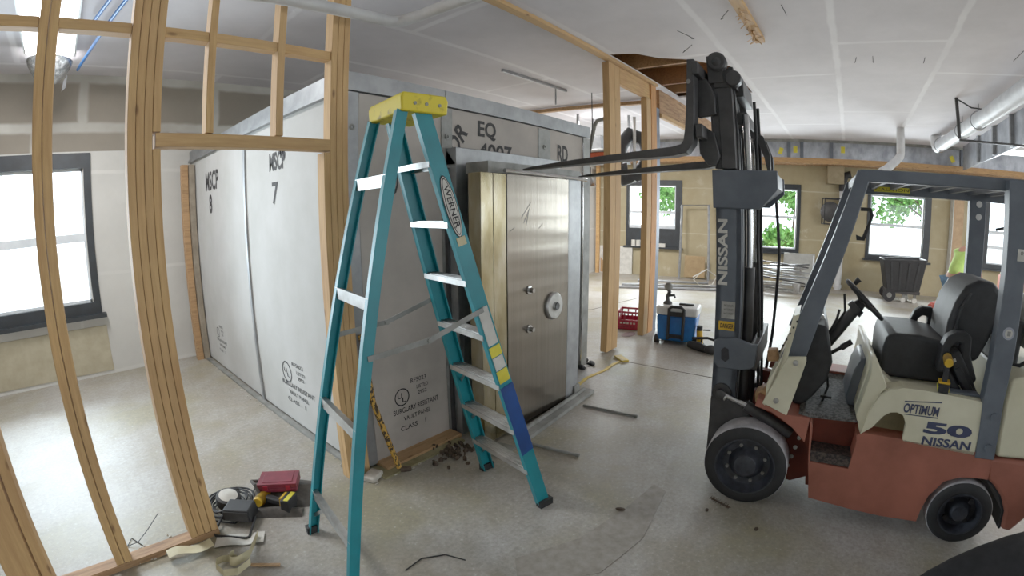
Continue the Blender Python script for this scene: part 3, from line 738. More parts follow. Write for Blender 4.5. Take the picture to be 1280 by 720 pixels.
# steering
c = V((-.60, .53, 1.285)); ax = V((-.245, 0, -.212)).normalized(); nrm = V((-.212, 0, .245)).normalized()
m = FB(); m.tube([c + ax*.162*math.cos(t*math.pi/16) + V((0, 1, 0))*.162*math.sin(t*math.pi/16) for t in range(32)], .014, 8, True)
sw = fp(m, 'steering_wheel', RUBBER, smooth=True)
m = FB(); m.cyl(c - nrm*.09, c - nrm*.02, .05, .03); 
for k in range(3):
    t = k*2.094; m.bar(c - nrm*.03, c + ax*.155*math.cos(t) + V((0, 1, 0))*.155*math.sin(t), .03, .012, nrm)
m.lathe([(.035, 0), (.03, .02), (0, .025)], c - nrm*.04, nrm, 16)
fp(m, 'wheel_spokes', RUBBER, None, sw, smooth=True)
m = FB(); q = c - ax*.12 + nrm*.02; m.cyl(q, q + nrm*.045, .014, .02, 10); fp(m, 'spinner_knob', RUBBER, None, sw)
m = FB(); m.cyl(c - nrm*.06, (-.27, .53, .82), .035, .05, 14); m.cyl(c - nrm*.10, c - nrm*.06, .06, .055, 14); fp(m, 'steering_column', DGREY, smooth=True)
m = FB(); m.tube([(-.33, .40, 1.0), (-.39, .36, 1.10), (-.42, .34, 1.18), (-.43, .34, 1.24)], .009); fp(m, 'control_lever', RUBBER)
m = FB(); m.tube([(-.34, .46, 1.0), (-.42, .42, 1.12), (-.47, .4, 1.22), (-.455, .4, 1.33)], .009); fp(m, 'control_lever', RUBBER)
m = FB(); m.tube([(-.36, .34, .93), (-.44, .33, .99), (-.50, .33, 1.03)], .012); m.cyl((-.47, .33, 1.01), (-.53, .33, 1.055), .02, .018); fp(m, 'hand_lever', RUBBER, smooth=True)
m = FB(); m.tube([(-.40, .25, .68), (-.42, .25, .78), (-.40, .25, .86)], .008); m.box(-.45, -.38, .2, .3, .72, .735); fp(m, 'pedal', RUBBER)
# overhead guard
def guard_front(v0, v1, nm):
    side([(-.106, .969), (-.256, 1.004), (-.338, 1.357), (-.433, 1.671), (-.53, 2.0), (-.466, 2.05), (-.335, 1.664), (-.226, 1.346)][::-1], v0, v1, nm, GREY, bevel=.006)
guard_front(.05, .11, 'front_pillar'); guard_front(.96, 1.02, 'front_pillar')
side([(-1.275, 2.04), (-1.29, 1.6), (-1.29, 1.15), (-1.292, .90), (-1.335, .57), (-1.45, .57), (-1.413, .90), (-1.412, 1.16), (-1.40, 1.6), (-1.40, 2.04)], -.01, .07, 'rear_pillar', GREY, bevel=.005)
side([(-1.36, 2.04), (-1.37, 1.4), (-1.37, .80), (-1.49, .80), (-1.49, 1.4), (-1.48, 2.04)], .96, 1.02, 'rear_pillar', GREY, bevel=.005)
for a_, b_, z_ in ((.05, .11, 1.985), (.96, 1.02, 1.965)):
    m = FB(); m.box(-1.72, -.475, a_, b_, z_, 2.05); fp(m, 'guard_rail', GREY, bevel=.006)
for a_ in (-.53, -1.72):
    m = FB(); m.box(a_, a_+.055, .11, .96, 1.99, 2.045); fp(m, 'guard_crossbar', GREY, bevel=.004)
m = FB()
for k in range(7): m.box(-.66-.14*k, -.635-.14*k, .11, .96, 2.0, 2.045)
fp(m, 'guard_slats', GREY)
m = FB(); m.box(-.92, -.66, .950, .958, 1.985, 2.02); wl = fp(m, 'warning_label', LABELY, 'yellow warning strip')
text('CAUTION', 'label_lettering', INK, wl, F((-.67, .948, 1.992)), (-.24, 0, 0), (0, 0, .02))
for z in (1.945, 1.86):
    m = FB(); m.lathe([(.022, 0), (.022, .004), (0, .005)], (-1.43, .96, z), (0, -1, 0), 14); fp(m, 'round_sticker', WHITE)
m = FB(); m.box(-1.42, -1.345, -.013, -.009, 1.64, 1.70); dl2 = fp(m, 'data_sticker', PAPER)
text('090', 'sticker_lettering', INK, dl2, F((-1.36, -.0135, 1.67)), (-.045, 0, 0), (0, 0, .02))
m = FB(); m.lathe([(.033, 0), (.033, .003), (0, .0035)], (-1.355, -.010, 1.27), (0, -1, 0), 28); rs = fp(m, 'round_sticker', simple('grey_sticker', (160, 164, 178), (150, 154, 168), obj=True))
m = FB(); m.lathe([(.022, 0), (.022, .002), (0, .003)], (-1.355, -.013, 1.27), (0, -1, 0), 28); fp(m, 'sticker_centre', PAPER, None, rs)
m = FB(); m.box(-1.364, -1.346, -.018, -.015, 1.258, 1.282); fp(m, 'sticker_square', STEELD, None, rs)
for z in (.82, .64):
    m = FB(); m.lathe([(.022, 0), (.02, .010), (0, .012)], (-1.375 - (.82-z)*.1, -.01, z), (0, -1, 0), 14); fp(m, 'pillar_bolt', GREY)
side([(-.49, 1.85), (-.55, 1.85), (-.565, 1.81), (-.52, 1.67), (-.475, 1.67), (-.47, 1.70), (-.505, 1.69), (-.545, 1.80), (-.535, 1.83), (-.49, 1.83)], .11, .12, 'grab_handle', RUBBER)
m = FB(); m.tube([(-1.38, .1, 2.0), (-1.39, .12, 1.93), (-1.37, .14, 1.86), (-1.33, .15, 1.80), (-1.27, .15, 1.785)], .008); fp(m, 'hanging_cable', RUBBER)
# hood and seat deck
CR = [(-.639, .608), (-.70, .66), (-.752, .738), (-.785, .762), (-.82, .768), (-.86, .755), (-.885, .71), (-.89, .603), (-1.331, .577), (-1.309, .858), (-1.292, .887), (-1.158, .899), (-.992, .91), (-.83, .912), (-.755, .89), (-.707, .85), (-.661, .748)]
side(CR[::-1], .0, .03, 'hood_side', CREAM, 'cream side cover with arched cut-out', bevel=.004)
side([(-.595, .70), (-.64, .608), (-1.331, .60), (-1.309, .855), (-1.285, .885), (-.80, .88), (-.69, .96), (-.655, 1.04), (-.62, 1.04), (-.625, .95)], .13, .95, 'hood', CREAM, bevel=.01)
side([(-.70, .868), (-1.30, .868), (-1.292, .89), (-1.158, .90), (-.83, .912), (-.74, .885)], .03, .131, 'hood_shelf', CREAM)
side([(-.595, .709), (-.639, .608), (-.67, .63), (-.71, .855), (-.74, .90), (-.69, .99), (-.645, 1.06), (-.625, 1.06), (-.635, .956)], .02, .131, 'hood_corner', CREAM, bevel=.006)
side([(-.595, .70), (-1.30, .6), (-1.3, .88), (-.8, .88)], .95, 1.03, 'hood_side', CREAM, bevel=.006)
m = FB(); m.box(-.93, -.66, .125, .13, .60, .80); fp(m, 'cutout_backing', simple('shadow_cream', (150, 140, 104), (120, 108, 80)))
side([(-.587, .631), (-.54, .72), (-.565, .90), (-.60, .975), (-.677, .985), (-.699, .9), (-.688, .799), (-.623, .626)], .26, .62, 'knee_cover', GREY, bevel=.012)
m = FB(); m.box(-1.29, -1.10, .05, .12, .895, .91); fp(m, 'latch_recess', GREY, bevel=.006)
# seat
side([(-.722, .89), (-.715, 1.06), (-.728, 1.12), (-.76, 1.15), (-.93, 1.155), (-1.15, 1.12), (-1.25, 1.10), (-1.24, .885)], .25, .80, 'seat_cushion', VINYL, bevel=.025, seg=4)
side([(-1.095, 1.10), (-1.10, 1.24), (-1.13, 1.36), (-1.185, 1.455), (-1.26, 1.495), (-1.36, 1.49), (-1.42, 1.42), (-1.42, 1.33), (-1.37, 1.15), (-1.32, 1.02), (-1.18, 1.02)], .30, .76, 'seat_backrest', VINYL, bevel=.035, seg=4)
side([(-1.13, 1.18), (-1.15, 1.33), (-1.20, 1.42), (-1.215, 1.42), (-1.165, 1.32), (-1.15, 1.18)], .275, .31, 'backrest_piping', VINYL, bevel=.005)
for v0, v1, du in ((.16, .25, 0), (.80, .87, .075)):
    m = FB(lambda p, du=du: V((p[0]+du, -p[1], p[2]+du*.3)))
    m.prism([(-1.04, .98), (-1.045, 1.12), (-1.07, 1.185), (-1.12, 1.215), (-1.19, 1.215), (-1.215, 1.19), (-1.225, 1.09), (-1.29, .96), (-1.25, .88), (-1.215, .95), (-1.17, 1.08), (-1.165, 1.15),
             (-1.13, 1.155), (-1.10, 1.13), (-1.09, 1.05), (-1.10, .98)], v0, v1, 'y')
    fp(m, 'armrest', VINYL, bevel=.012, seg=3)
m = FB(); m.bar((-1.12, .20, 1.10), (-1.30, .20, .84), .07, .11, (0, 1, 0)); m.bar((-1.15, .16, 1.02), (-1.28, .15, .86), .05, .05, (0, 1, 0)); m.bar((-1.10, .17, .98), (-1.22, .16, .84), .05, .04, (0, 1, 0)); fp(m, 'hip_restraint', VINYL, bevel=.015, seg=3)
m = FB(); m.cbox((-1.125, .152, 1.06), (.05, .006, .05), M=Matrix.Rotation(.5, 3, 'Y')); hs = fp(m, 'restraint_sticker', PAPER)
m = FB(); m.cbox((-1.125, .147, 1.06), (.034, .006, .034), M=Matrix.Rotation(.5, 3, 'Y')); fp(m, 'sticker_square', INK, None, hs)
m = FB(); m.cbox((-1.125, .142, 1.06), (.02, .006, .02), M=Matrix.Rotation(.5, 3, 'Y')); fp(m, 'sticker_centre', PAPER, None, hs)
# counterweight
side([(-1.42, .577), (-1.64, .577), (-1.95, .60), (-1.98, .50), (-1.86, .36), (-1.77, .224), (-1.71, .134), (-1.649, .142), (-1.63, .259), (-1.577, .347), (-1.509, .411), (-1.455, .444)][::-1], .0, 1.06, 'counterweight', RUST, 'chipped red lower counterweight', bevel=.02)
side([(-1.462, .585), (-1.44, .70), (-1.425, .915), (-1.43, 1.03), (-1.52, 1.05), (-1.80, 1.04), (-1.93, .98), (-1.965, .80), (-1.95, .60)], .0, 1.06, 'counterweight_top', CREAM, bevel=.02)
AR = [(-1.455, .444), (-1.509, .411), (-1.577, .347), (-1.63, .259), (-1.649, .142)]
side(AR + [(u+.012, z-.006) for u, z in AR[::-1]], .015, .9, 'arch_shade', RUBBER)  # thin black strip added to draw the shade behind the rear wheel
# gas cylinder and hoses behind the seat
m = FB(); m.lathe([(0, -.02), (.09, 0), (.14, .05), (.155, .12), (.155, .58), (.14, .65), (.09, .70), (0, .72)], (-1.72, .18, 1.25), (0, 1, 0), 28); gt = fp(m, 'gas_cylinder', STEELD, 'grey gas cylinder lying across the rear', smooth=True)
m = FB(); m.lathe([(.07, 0), (.07, .05), (.06, .06)], (-1.72, .13, 1.25), (0, 1, 0), 18); m.box(-1.75, -1.69, .10, .16, 1.22, 1.30); fp(m, 'cylinder_collar', DGREY, None, gt)
m = FB(); m.tube([(-1.72, .12, 1.25), (-1.64, .10, 1.18), (-1.55, .2, 1.06), (-1.45, .3, 1.02)], .012); m.tube([(-1.44, .25, 1.2), (-1.47, .22, 1.12), (-1.52, .24, 1.05), (-1.6, .2, 1.03)], .01); fp(m, 'gas_hose', RUBBER, smooth=True)
m = FB(); m.box(-1.56, -1.43, .25, .8, 1.02, 1.30); m.cyl((-1.46, .3, 1.30), (-1.46, .75, 1.30), .05); fp(m, 'engine_cover', VINYL, bevel=.02)
# lettering on the cream cover
def ft(s, nm, u0, z0, du, dz, mat, v=-.0015, slant=0, bold=.02, par=None, **k): return text(s, nm, mat, par or fl, F((u0, v, z0)), (-du, 0, slant), (0, 0, dz), bold=bold, **k)
NAVY = simple('navy_lettering', (56, 62, 92), (46, 52, 80), rough=.5)
ft('OPTIMUM', 'brand_lettering', -.852, .775, .205, .056, NAVY, bold=.03)
ft('50', 'model_lettering', -.993, .672, .285, .072, NAVY, bold=.05)
ft('NISSAN', 'brand_lettering', -1.000, .604, .29, .052, NAVY, bold=.035)
m = FB(); m.prism([(-.85, .836), (-1.062, .855), (-1.062, .861), (-.85, .842)], -.003, 0, 'y'); m.prism([(-.85, .764), (-1.062, .765), (-1.062, .771), (-.87, .768)], -.003, 0, 'y'); fp(m, 'brand_stripe', NAVY)

# wheels
RIM = simple('wheel_rim_black', (64, 66, 74), (44, 46, 52), rough=.38, metal=.3, scale=18)
def wheel(u, v0, v1, R, rim, name, lab, holes=5, sgn=1):
    c = (u, v0 if sgn > 0 else v1, R); d = (0, 1, 0) if sgn > 0 else (0, -1, 0); W_ = v1-v0
    m = FB(); m.lathe([(rim, .0), (rim+.012, -.004), (R-.02, .0), (R-.004, .014)], c, d, 56, False); m.lathe([(rim, W_), (R-.02, W_), (R-.004, W_-.014)], c, d, 56)
    t = fp(m, name, RUBBER, lab, smooth=True)
    m = FB(); m.lathe([(R-.004, .014), (R, .02), (R, W_-.02), (R-.004, W_-.014)], c, d, 56, False); fp(m, 'tread_band', TREAD, 'pale dust-covered tread', t, smooth=True)
    m = FB(); m.lathe([(rim+.002, -.004), (rim-.008, -.004), (rim-.014, .03), (rim*.80, .062), (rim*.60, .066), (rim*.48, .05), (rim*.42, .02), (rim*.36, .006), (rim*.2, .0), (0, .0)], c, d, 48, False); fp(m, 'rim', RIM, None, t, smooth=True)
    if holes:
        for k in range(holes):
            a = 2*math.pi*(k+.5)/holes; q = V(c) + V((math.cos(a)*rim*.66, .05*(1 if sgn > 0 else -1), math.sin(a)*rim*.66))
            m = FB(); m.cyl(q, q + V(d)*.02, .018 if holes < 5 else .011, n=12); fp(m, 'rim_hole' if holes < 5 else 'wheel_nut', INK if holes < 5 else STEELD, None, t)
    return t
wheel(0, 0, .20, .265, .19, 'front_wheel', None, 8); wheel(0, .87, 1.07, .265, .19, 'front_wheel', None, 0, -1)
wheel(-1.362, .0, .15, .203, .135, 'rear_wheel', None, 4); wheel(-1.362, .90, 1.05, .203, .135, 'rear_wheel', None, 0, -1)
m = FB(); m.cyl((-1.362, .1, .203), (-1.362, .95, .203), .04); fp(m, 'axle', RUSTD)
m = FB(); m.cyl((0, .15, .265), (0, .9, .265), .07); fp(m, 'axle', RUSTD)

# mast
def rail(v0, v1, u0, u1, z0, z1, nm, mat, web):
    m = FB(K); t = .016
    m.box(u0, u1, web, web+t, z0, z1); m.box(u0, u0+.03, v0, v1, z0, z1); m.box(u1-.03, u1, v0, v1, z0, z1)
    return fp(m, nm, mat)
mo = rail(.19, .27, .135, .29, .10, 2.04, 'outer_mast_rail', GREY, .19); rail(.80, .88, .135, .29, .10, 2.04, 'outer_mast_rail', GREY, .864)
text('NISSAN', 'mast_lettering', PAPER, mo, K((.218, .1885, 1.345)), (.018, 0, .40), (.062, 0, 0), bold=.03)
m = FB(K); m.box(.165, .25, .184, .19, 1.14, 1.245); ds = fp(m, 'data_plate', ALU, None, mo)
for z in (1.215, 1.19, 1.165): text('MAST CAPACITY', 'plate_lettering', INK2, ds, K((.235, .1835, z)), (-.06, 0, 0), (0, 0, .012))
m = FB(K); m.box(.165, .265, .184, .19, 1.065, 1.12); ws = fp(m, 'warning_sticker', DYEL, None, mo)
text('DANGER', 'sticker_lettering', INK, ws, K((.255, .1835, 1.078)), (-.085, 0, 0), (0, 0, .03), bold=.02)
rail(.275, .335, .15, .255, .20, 2.70, 'inner_mast_rail', DGREY, .30); rail(.735, .795, .15, .255, .20, 2.70, 'inner_mast_rail', DGREY, .76)
m = FB(K); m.box(.245, .29, .215, .27, 2.05, 2.58); m.box(.16, .25, .21, .28, 2.05, 2.56); fp(m, 'inner_mast_channel', DGREY, bevel=.004)
for v in (.33, .69):
    m = FB(K); m.cyl((.10, v, .15), (.10, v, 1.45), .035); c_ = fp(m, 'lift_cylinder', DGREY, smooth=True)
    m = FB(K); m.cyl((.10, v, 1.45), (.10, v, 2.40), .022); fp(m, 'piston_rod', CHROME, None, c_, smooth=True)
side([(.305, 2.04), (.305, 1.81), (.02, 1.81), (-.09, 1.93), (-.09, 2.04)], .175, .205, 'mast_top_plate', GREY, f=K, bevel=.006)
side([(.305, 2.04), (.305, 1.83), (.02, 1.83), (-.09, 1.93), (-.09, 2.04)], .865, .895, 'mast_top_plate', GREY, f=K, bevel=.006)
m = FB(K); m.prism([(.06, 1.84), (-.08, 1.95), (-.08, 2.035), (-.03, 2.035), (-.03, 1.97), (.08, 1.88)], .205, .865, 'y'); fp(m, 'mast_crossbeam', GREY, bevel=.004)
side([(.285, .995), (.255, 1.014), (.15, 1.03), (.046, 1.003), (.01, 1.004), (.02, .867), (.045, .846), (.1, .832), (.25, .825), (.282, .864)], .155, .185, 'mast_bracket', GREY, 'rounded steel bracket with oblong slot', f=K, bevel=.006)
m = FB(K); m.prism([(.235, .945), (.215, .965), (.19, .955), (.182, .895), (.205, .872), (.232, .887)], .15, .157, 'y'); fp(m, 'bracket_slot', INK2)
m = FB(K); m.box(.01, .06, .185, .87, .84, .99); fp(m, 'mast_crossmember', DGREY)
m = FB(K); m.box(.14, .28, .2, .86, .12, .30); fp(m, 'mast_crossmember', DGREY)
m = FB(K); m.box(.03, .29, .185, .2, .10, .62); fp(m, 'mast_foot', DGREY)
for v in (.47, .56):
    m = FB(K); m.box(.17, .185, v-.02, v+.02, .3, 2.66); fp(m, 'lift_chain', RUBBER)
for v in (.42, .62):
    m = FB(K); m.tube([(.05, v, 2.5), (.06, v, 1.6), (.03, v, .9), (.0, v, .45)], .011); fp(m, 'hydraulic_hose', RUBBER, smooth=True)
m = FB(K); m.tube([(-.02, .90, 2.0), (-.05, .9, 1.5), (-.02, .9, .9), (.02, .85, .5)], .012); fp(m, 'hydraulic_hose', RUBBER, smooth=True)
m = FB(K); m.lathe([(.06, 0), (.062, .012), (.05, .02), (.03, .016), (.012, .03), (0, .03)], (.235, .20, 2.715), (0, -1, 0), 30); m.lathe([(.06, 0), (.06, .05)], (.235, .20, 2.715), (0, 1, 0), 30)
r1 = fp(m, 'mast_roller', DGREY, smooth=True)
m = FB(K); m.box(.20, .30, .2, .32, 2.58, 2.76); m.box(.13, .27, .205, .33, 2.55, 2.66); m.lathe([(.05, 0), (.05, .07), (0, .07)], (.14, .24, 2.60), (0, -1, 0), 24); fp(m, 'roller_bracket', DGREY, bevel=.006)
m = FB(K); m.box(.10, .16, .33, .76, 2.52, 2.64); m.box(.09, .17, .33, .74, 2.34, 2.42); fp(m, 'upper_crossbeam', DGREY, bevel=.006)
for a_, b_ in ((.80, .86), (.56, .60)):
    m = FB(K); m.prism([(.14, 2.36), (.02, 2.30), (-.02, 2.18), (-.02, 2.06), (.0, 2.06), (.02, 2.16), (.06, 2.27), (.15, 2.31)], a_, b_, 'y'); fp(m, 'hose_guide', DGREY)
for v in (.16, .90):
    m = FB(); m.cyl((.26, v, .66), (.20, v, .64), .03); m.cyl((.22, v, .655), (.05, v, .60), .016); t_ = fp(m, 'tilt_cylinder', CHROME, smooth=True)
    m = FB(); m.cyl((.07, v, .607), (-.24, v, .47), .036); fp(m, 'cylinder_body', DGREY, None, t_, smooth=True)
m = FB(K); m.lathe([(.035, 0), (.035, .02), (.02, .03), (0, .03)], (.22, .155, .655), (0, -1, 0), 18); m.lathe([(.0, .012), (.062, .012), (.065, .0)], (.22, .188, .655), (0, -1, 0), 22); fp(m, 'pivot_pin', DGREY, smooth=True)
# carriage and forks
m = FB(K); m.box(.32, .36, .03, 1.03, 2.60, 2.68); m.box(.32, .36, .03, 1.03, 2.22, 2.30); m.box(.26, .32, .30, .34, 2.1, 2.70); m.box(.26, .32, .72, .76, 2.1, 2.70); fp(m, 'carriage', DGREY, bevel=.005)
side([(.42, 2.50), (.345, 2.62), (.30, 2.60), (.26, 2.50), (.26, 2.38), (.36, 2.36), (.40, 2.38)][::-1], .17, .21, 'carriage_plate', DGREY, f=K, bevel=.006)
side([(.38, 2.26), (.35, 2.31), (.28, 2.27), (.25, 2.12), (.28, 2.06), (.33, 2.07), (.375, 2.14)][::-1], .17, .21, 'carriage_plate', DGREY, f=K, bevel=.006)
def fork(v):
    """one L shaped fork: rounded heel, blade thinning and narrowing to the tip, dropping slightly forward."""
    P = []; w = .058
    cl = [((.475, 2.70), .035), ((.482, 2.5), .038), ((.492, 2.28), .044), ((.50, 2.20), .05), ((.53, 2.158), .05), ((.60, 2.143), .046), ((.9, 2.122), .036), ((1.25, 2.10), .028), ((1.6, 2.078), .016), ((1.70, 2.071), .007)]
    n = len(cl)
    for i, ((u, z), t) in enumerate(cl):
        a = V(cl[min(i+1, n-1)][0]) - V(cl[max(i-1, 0)][0]); a.normalize(); nn = V((a.y, -a.x))
        ww = w * (1 if i < n-2 else (.8 if i == n-2 else .45))
        for sgn_, s2 in ((1, -1), (1, 1), (-1, 1), (-1, -1)):
            P.append((u + nn.x*t*.62*sgn_, v + s2*ww, z + nn.y*t*.62*sgn_))
    Fs = [(0, 1, 2, 3), tuple(4*(n-1)+k for k in (3, 2, 1, 0))]
    for i in range(n-1):
        for k in range(4): Fs.append((4*i+k, 4*i+(k+1) % 4, 4*i+4+(k+1) % 4, 4*i+4+k))
    m = FB(); m.add(P, Fs); return fp(m, 'fork', DGREY, bevel=.006)
fk = fork(.10); fork(.965)
m = FB(); m.lathe([(.014, 0), (.014, .006)], (.49, .042, 2.56), (0, -1, 0), 12); fp(m, 'fork_pin', STEELD, None, fk)

# ------------------------------------------------------------------ services on the ceiling
m = MB(); m.tube([(.40, 2.60, 3.0), (1.0, 2.47, 3.0), (1.74, 2.405, 3.0), (1.80, 2.36, 3.0), (1.83, 2.2, 3.0), (1.86, 1.8, 3.0), (1.92, 1.0, 3.0)], .037, 16)
m.build('water_pipe', PVC, label='bent white plastic pipe crossing overhead in front of the vault', cat='pipe', smooth=True)
for a, b, lb in (((.44, 3.1, 3.55), (.108, 4.81, 3.55), 'shorter bright blue tube hanging near the ceiling light'), ((.52, 3.1, 3.55), (.055, 5.995, 3.52), 'longer bright blue tube beside the shorter one near the light')):
    m = MB(); m.tube([a, tuple((a[i]*.5+b[i]*.5 + (.02 if i == 2 else 0)) for i in range(3)), b], .016, 10); m.build('blue_tube', PEX, label=lb, cat='tube', smooth=True)
t = empty('ceiling_light', (-.245, 4.75, 3.58), 0, 'long bright ceiling light panel over the left room', 'light')
m = MB(); m.box(-.27, -.25, -1.0, .95, 0, .07); m.box(.25, .27, -1.0, .95, 0, .07); m.box(-.27, .27, .95, .97, 0, .07); m.box(-.27, .27, -1.02, -1.0, 0, .07); m.box(-.27, .27, -1.0, .95, .05, .07); m.build('frame', WHITE, t)
m = MB(); m.box(-.25, .25, -1.0, .95, .01, .03); m.build('diffuser', LAMP, t)
t = empty('bowl_lamp', (-.25, 5.85, 3.28), 0, 'silvery bowl shade hanging at the end of the bright ceiling panel', 'lamp')
m = MB(); m.lathe([(.0, .02), (.08, .04), (.17, .12), (.23, .22), (.25, .28), (.24, .28), (.2, .2), (.0, .06)], (0, 0, 0), (0, 0, 1), 28); m.build('shade', simple('crumpled_foil', (226, 230, 232), (120, 124, 126), rough=.25, metal=.8, scale=22, bmp=.6), t, smooth=True)
m = MB(); m.lathe([(0, .07), (.15, .14), (.19, .2), (0, .2)], (0, 0, 0), (0, 0, 1), 24); m.build('bulb_glow', LAMP, t)
m = MB(); m.cyl((0, 0, .28), (0, 0, .37), .02); m.build('stem', STEEL, t)
m = MB(); m.add([(.16, -.1, .04), (.2, -.1, .12), (.19, -.1, -.02), (.15, -.1, -.06), (.16, -.08, .04), (.2, -.08, .12), (.19, -.08, -.02), (.15, -.08, -.06)], [(0, 1, 2, 3), (7, 6, 5, 4), (0, 4, 5, 1), (1, 5, 6, 2), (2, 6, 7, 3), (3, 7, 4, 0)]); m.build('torn_tab', RUBBER, t)
t = empty('metal_track', (5.44, 3.98, 3.60), 0, 'thin grey metal track on the ceiling with a drop rod, above the vault', 'track')
m = MB(); m.bar((-.73, .02, .03), (.73, -.03, .03), .03, .04); m.build('rail', STEEL, t)
m = MB(); m.cyl((.45, -.02, .03), (.45, -.02, -.24), .012); m.build('drop_rod', STEEL, t)
# big pipe with hangers
t = empty('waste_pipe', (8, -2.02, 3.40), 0, 'fat white suspended pipe running along the ceiling to the far wall', 'pipe')
m = MB(); m.tube([(-6, -.33, 0), (-1, -.16, 0), (3.3, .02, 0)], .125, 24); m.build('run', DUCTW, t, smooth=True)
m = MB(); m.tube([(3.25, .02, 0), (3.42, .04, .0), (3.5, .06, .06), (3.5, .07, .24)], [.125, .122, .115, .115], 20); m.build('elbow', PVC, t, smooth=True)
for i, x in enumerate((.35, 1.35, 3.1)):
    yy = -.11+.045*x
    m = MB(); R = .14
    m.tube([(x, yy + R*math.cos(a*math.pi/12), R*math.sin(a*math.pi/12)) for a in range(24)], .008, 6, True); m.cyl((x, yy, R), (x, yy, .25), .006); m.build('hanger_ring', STEEL, t)
    m = MB(); m.box(x-.05, x+.05, yy-.04, yy+.04, -.15, -.13); m.build('hanger_clip', CHROME, t)
m = MB(); m.tube([(10.7, -1.1, CZ), (10.7, -1.1, 3.14), (10.69, -1.09, 3.08), (10.6, -1.0, 2.98), (10.35, -.78, 2.78), (10.2, -.66, 2.70)], .085, 18)
m.build('drain_pipe', PVC, label='short white drain pipe dropping from the ceiling and bending above the guard', cat='pipe', smooth=True)
m = MB(); m.cyl((8.0, -1.69, CZ), (8.0, -1.72, 3.05), .028, n=12); m.bar((8.0, -1.72, 3.03), (8.0, -4.2, 2.96), .04, .03); m.tube([(8.0, -1.72, 3.62), (7.95, -1.9, 3.5), (7.9, -2.1, 3.47), (7.8, -2.3, 3.52)], .012)
m.build('conduit_drop', DGREY, label='dark conduit dropping from the ceiling in front of the fat white pipe', cat='conduit')
for i, (p, d) in enumerate((((9.6, -3.9), 1.2), ((10.9, -3.6), 1.0), ((10.6, -4.9), 1.0))):
    t = empty('ceiling_light', (p[0], p[1], 3.30), 0, ['bright strip light under the foil band, nearest one', 'bright strip light under the foil band, far one', 'bright strip light at the right edge beyond the conduit'][i], 'light')
    m = MB(); m.box(-.32, .32, -.32, .32, 0, .05); m.build('frame', WHITE, t)
    m = MB(); m.box(-.3, .3, -.3, .3, -.012, 0); m.build('diffuser', LAMP, t)
for i, (x, y, dx, dy, l) in enumerate(((4.62, 1.6, .12, -.14, .07), (5.1, 1.6, -.03, .1, .09), (4.3, .98, .05, .09, .06), (4.32, .5, .16, -.02, .03), (6.0, -.15, .02, .02, .06), (5.97, -.34, .03, .0, .07), (6.05, -.95, .02, .02, .06), (5.75, -2.0, .2, .06, .05))):
    m = MB(); m.tube([(x, y, CZ), (x+dx*.5, y+dy*.6, CZ-l*.6), (x+dx, y+dy, CZ-l), (x+dx*1.3, y+dy*.7, CZ-l*.7)], .004, 5)
    m.build('hanging_wire', WIRE, label='short thin black wire end poking from the white ceiling', cat='wire', group='loose wire ends in the ceiling')

# ------------------------------------------------------------------ against the far wall
def fw(name, s, z, off, label, cat, ang=0.0, **k):
    p = FP(s, z, off); return empty(name, p, math.atan2(FT.y, FT.x) + ang, label, cat, **k)     # local x = along +s, local y = into the room (towards the camera)
rt_ = empty('wall_fan', FP(-.85, 1.63, .55), math.atan2(FT.y, FT.x), 'black caged fan box hung on the far wall beside a white pipe', 'fan')
m = MB()
for x in (-.33, .36):
    for y in (.02, .5): m.bar((x, y, 0), (x, y, .62), .025, .025)
for z in (0, .62):
    m.bar((-.33, .02, z), (.36, .02, z), .025, .025); m.bar((-.33, .5, z), (.36, .5, z), .03, .03); m.bar((-.33, .02, z), (-.33, .5, z), .025, .025); m.bar((.36, .02, z), (.36, .5, z), .025, .025)
m.bar((-.1, .5, 0), (-.1, .5, .62), .025, .025); m.bar((-.33, .5, .5), (-.1, .5, .55), .02, .02)
m.build('cage', RUBBER, rt_)
m = MB(); m.lathe([(0, 0), (.2, 0), (.25, .03), (.25, .12), (.2, .16), (0, .17)], (.16, .2, .30), (.3, 1, 0), 28); m.build('drum', DGREY, rt_, smooth=True)
t = empty('wall_pipe', FP(-1.0, 0, .45), 0, 'white vertical pipe with black coupling standing against far wall', 'pipe')
m = MB(); m.cyl((0, 0, 0), (0, 0, 2.45), .085, n=18); m.cyl((0, 0, .05), (0, 0, .12), .11); m.build('run', PVC, t, smooth=True)
m = MB(); m.cyl((0, 0, 2.45), (0, 0, 2.62), .1, n=18); m.tube([(0, 0, 2.6), (0, -.02, 2.75), (.0, -.08, 2.85), (0, -.2, 2.88)], .09, 14); m.build('coupling', RUBBER, t, smooth=True)
m = MB(); fbox(m, -.99, -.58, 2.62, 3.06, .25, .59); m.build('pipe_chase', simple('raw_board_tan', (150, 134, 104), (132, 116, 86)), label='tan boxed pipe chase hanging under the ledger by the white pipe', cat='box')
m = MB(); fbox(m, -4.2, -3.93, 0, 3.07, .4, .6); m.build('trim_8', simple('post_casing', (182, 150, 112), (160, 128, 92)), kind='structure', origin=False)
m = MB(); fbox(m, -3.92, -3.9, 0, 3.0, .38, .6); m.build('trim_9', PAPER, kind='structure', origin=False)
m = MB(); fbox(m, -.35, .45, .02, .85, .34, .38); m.build('leaning_panel', simple('grey_board', (176, 176, 170), (156, 156, 150)), label='pale grey board leaning under the far window by the scrap pile', cat='board')
m = MB(); fbox(m, -.33, -.30, .02, .82, .32, .34); m.build('panel_edge_strip', SASH, label='thin pale strip along the edge of the leaning grey board', cat='strip')
m = MB(); fbox(m, 4.55, 5.6, .0, .77, .50, .54)
dp = m.build('drywall_sheet', PAPER, label='white drywall sheet with a torn brown patch leaning near the corner', cat='sheet')
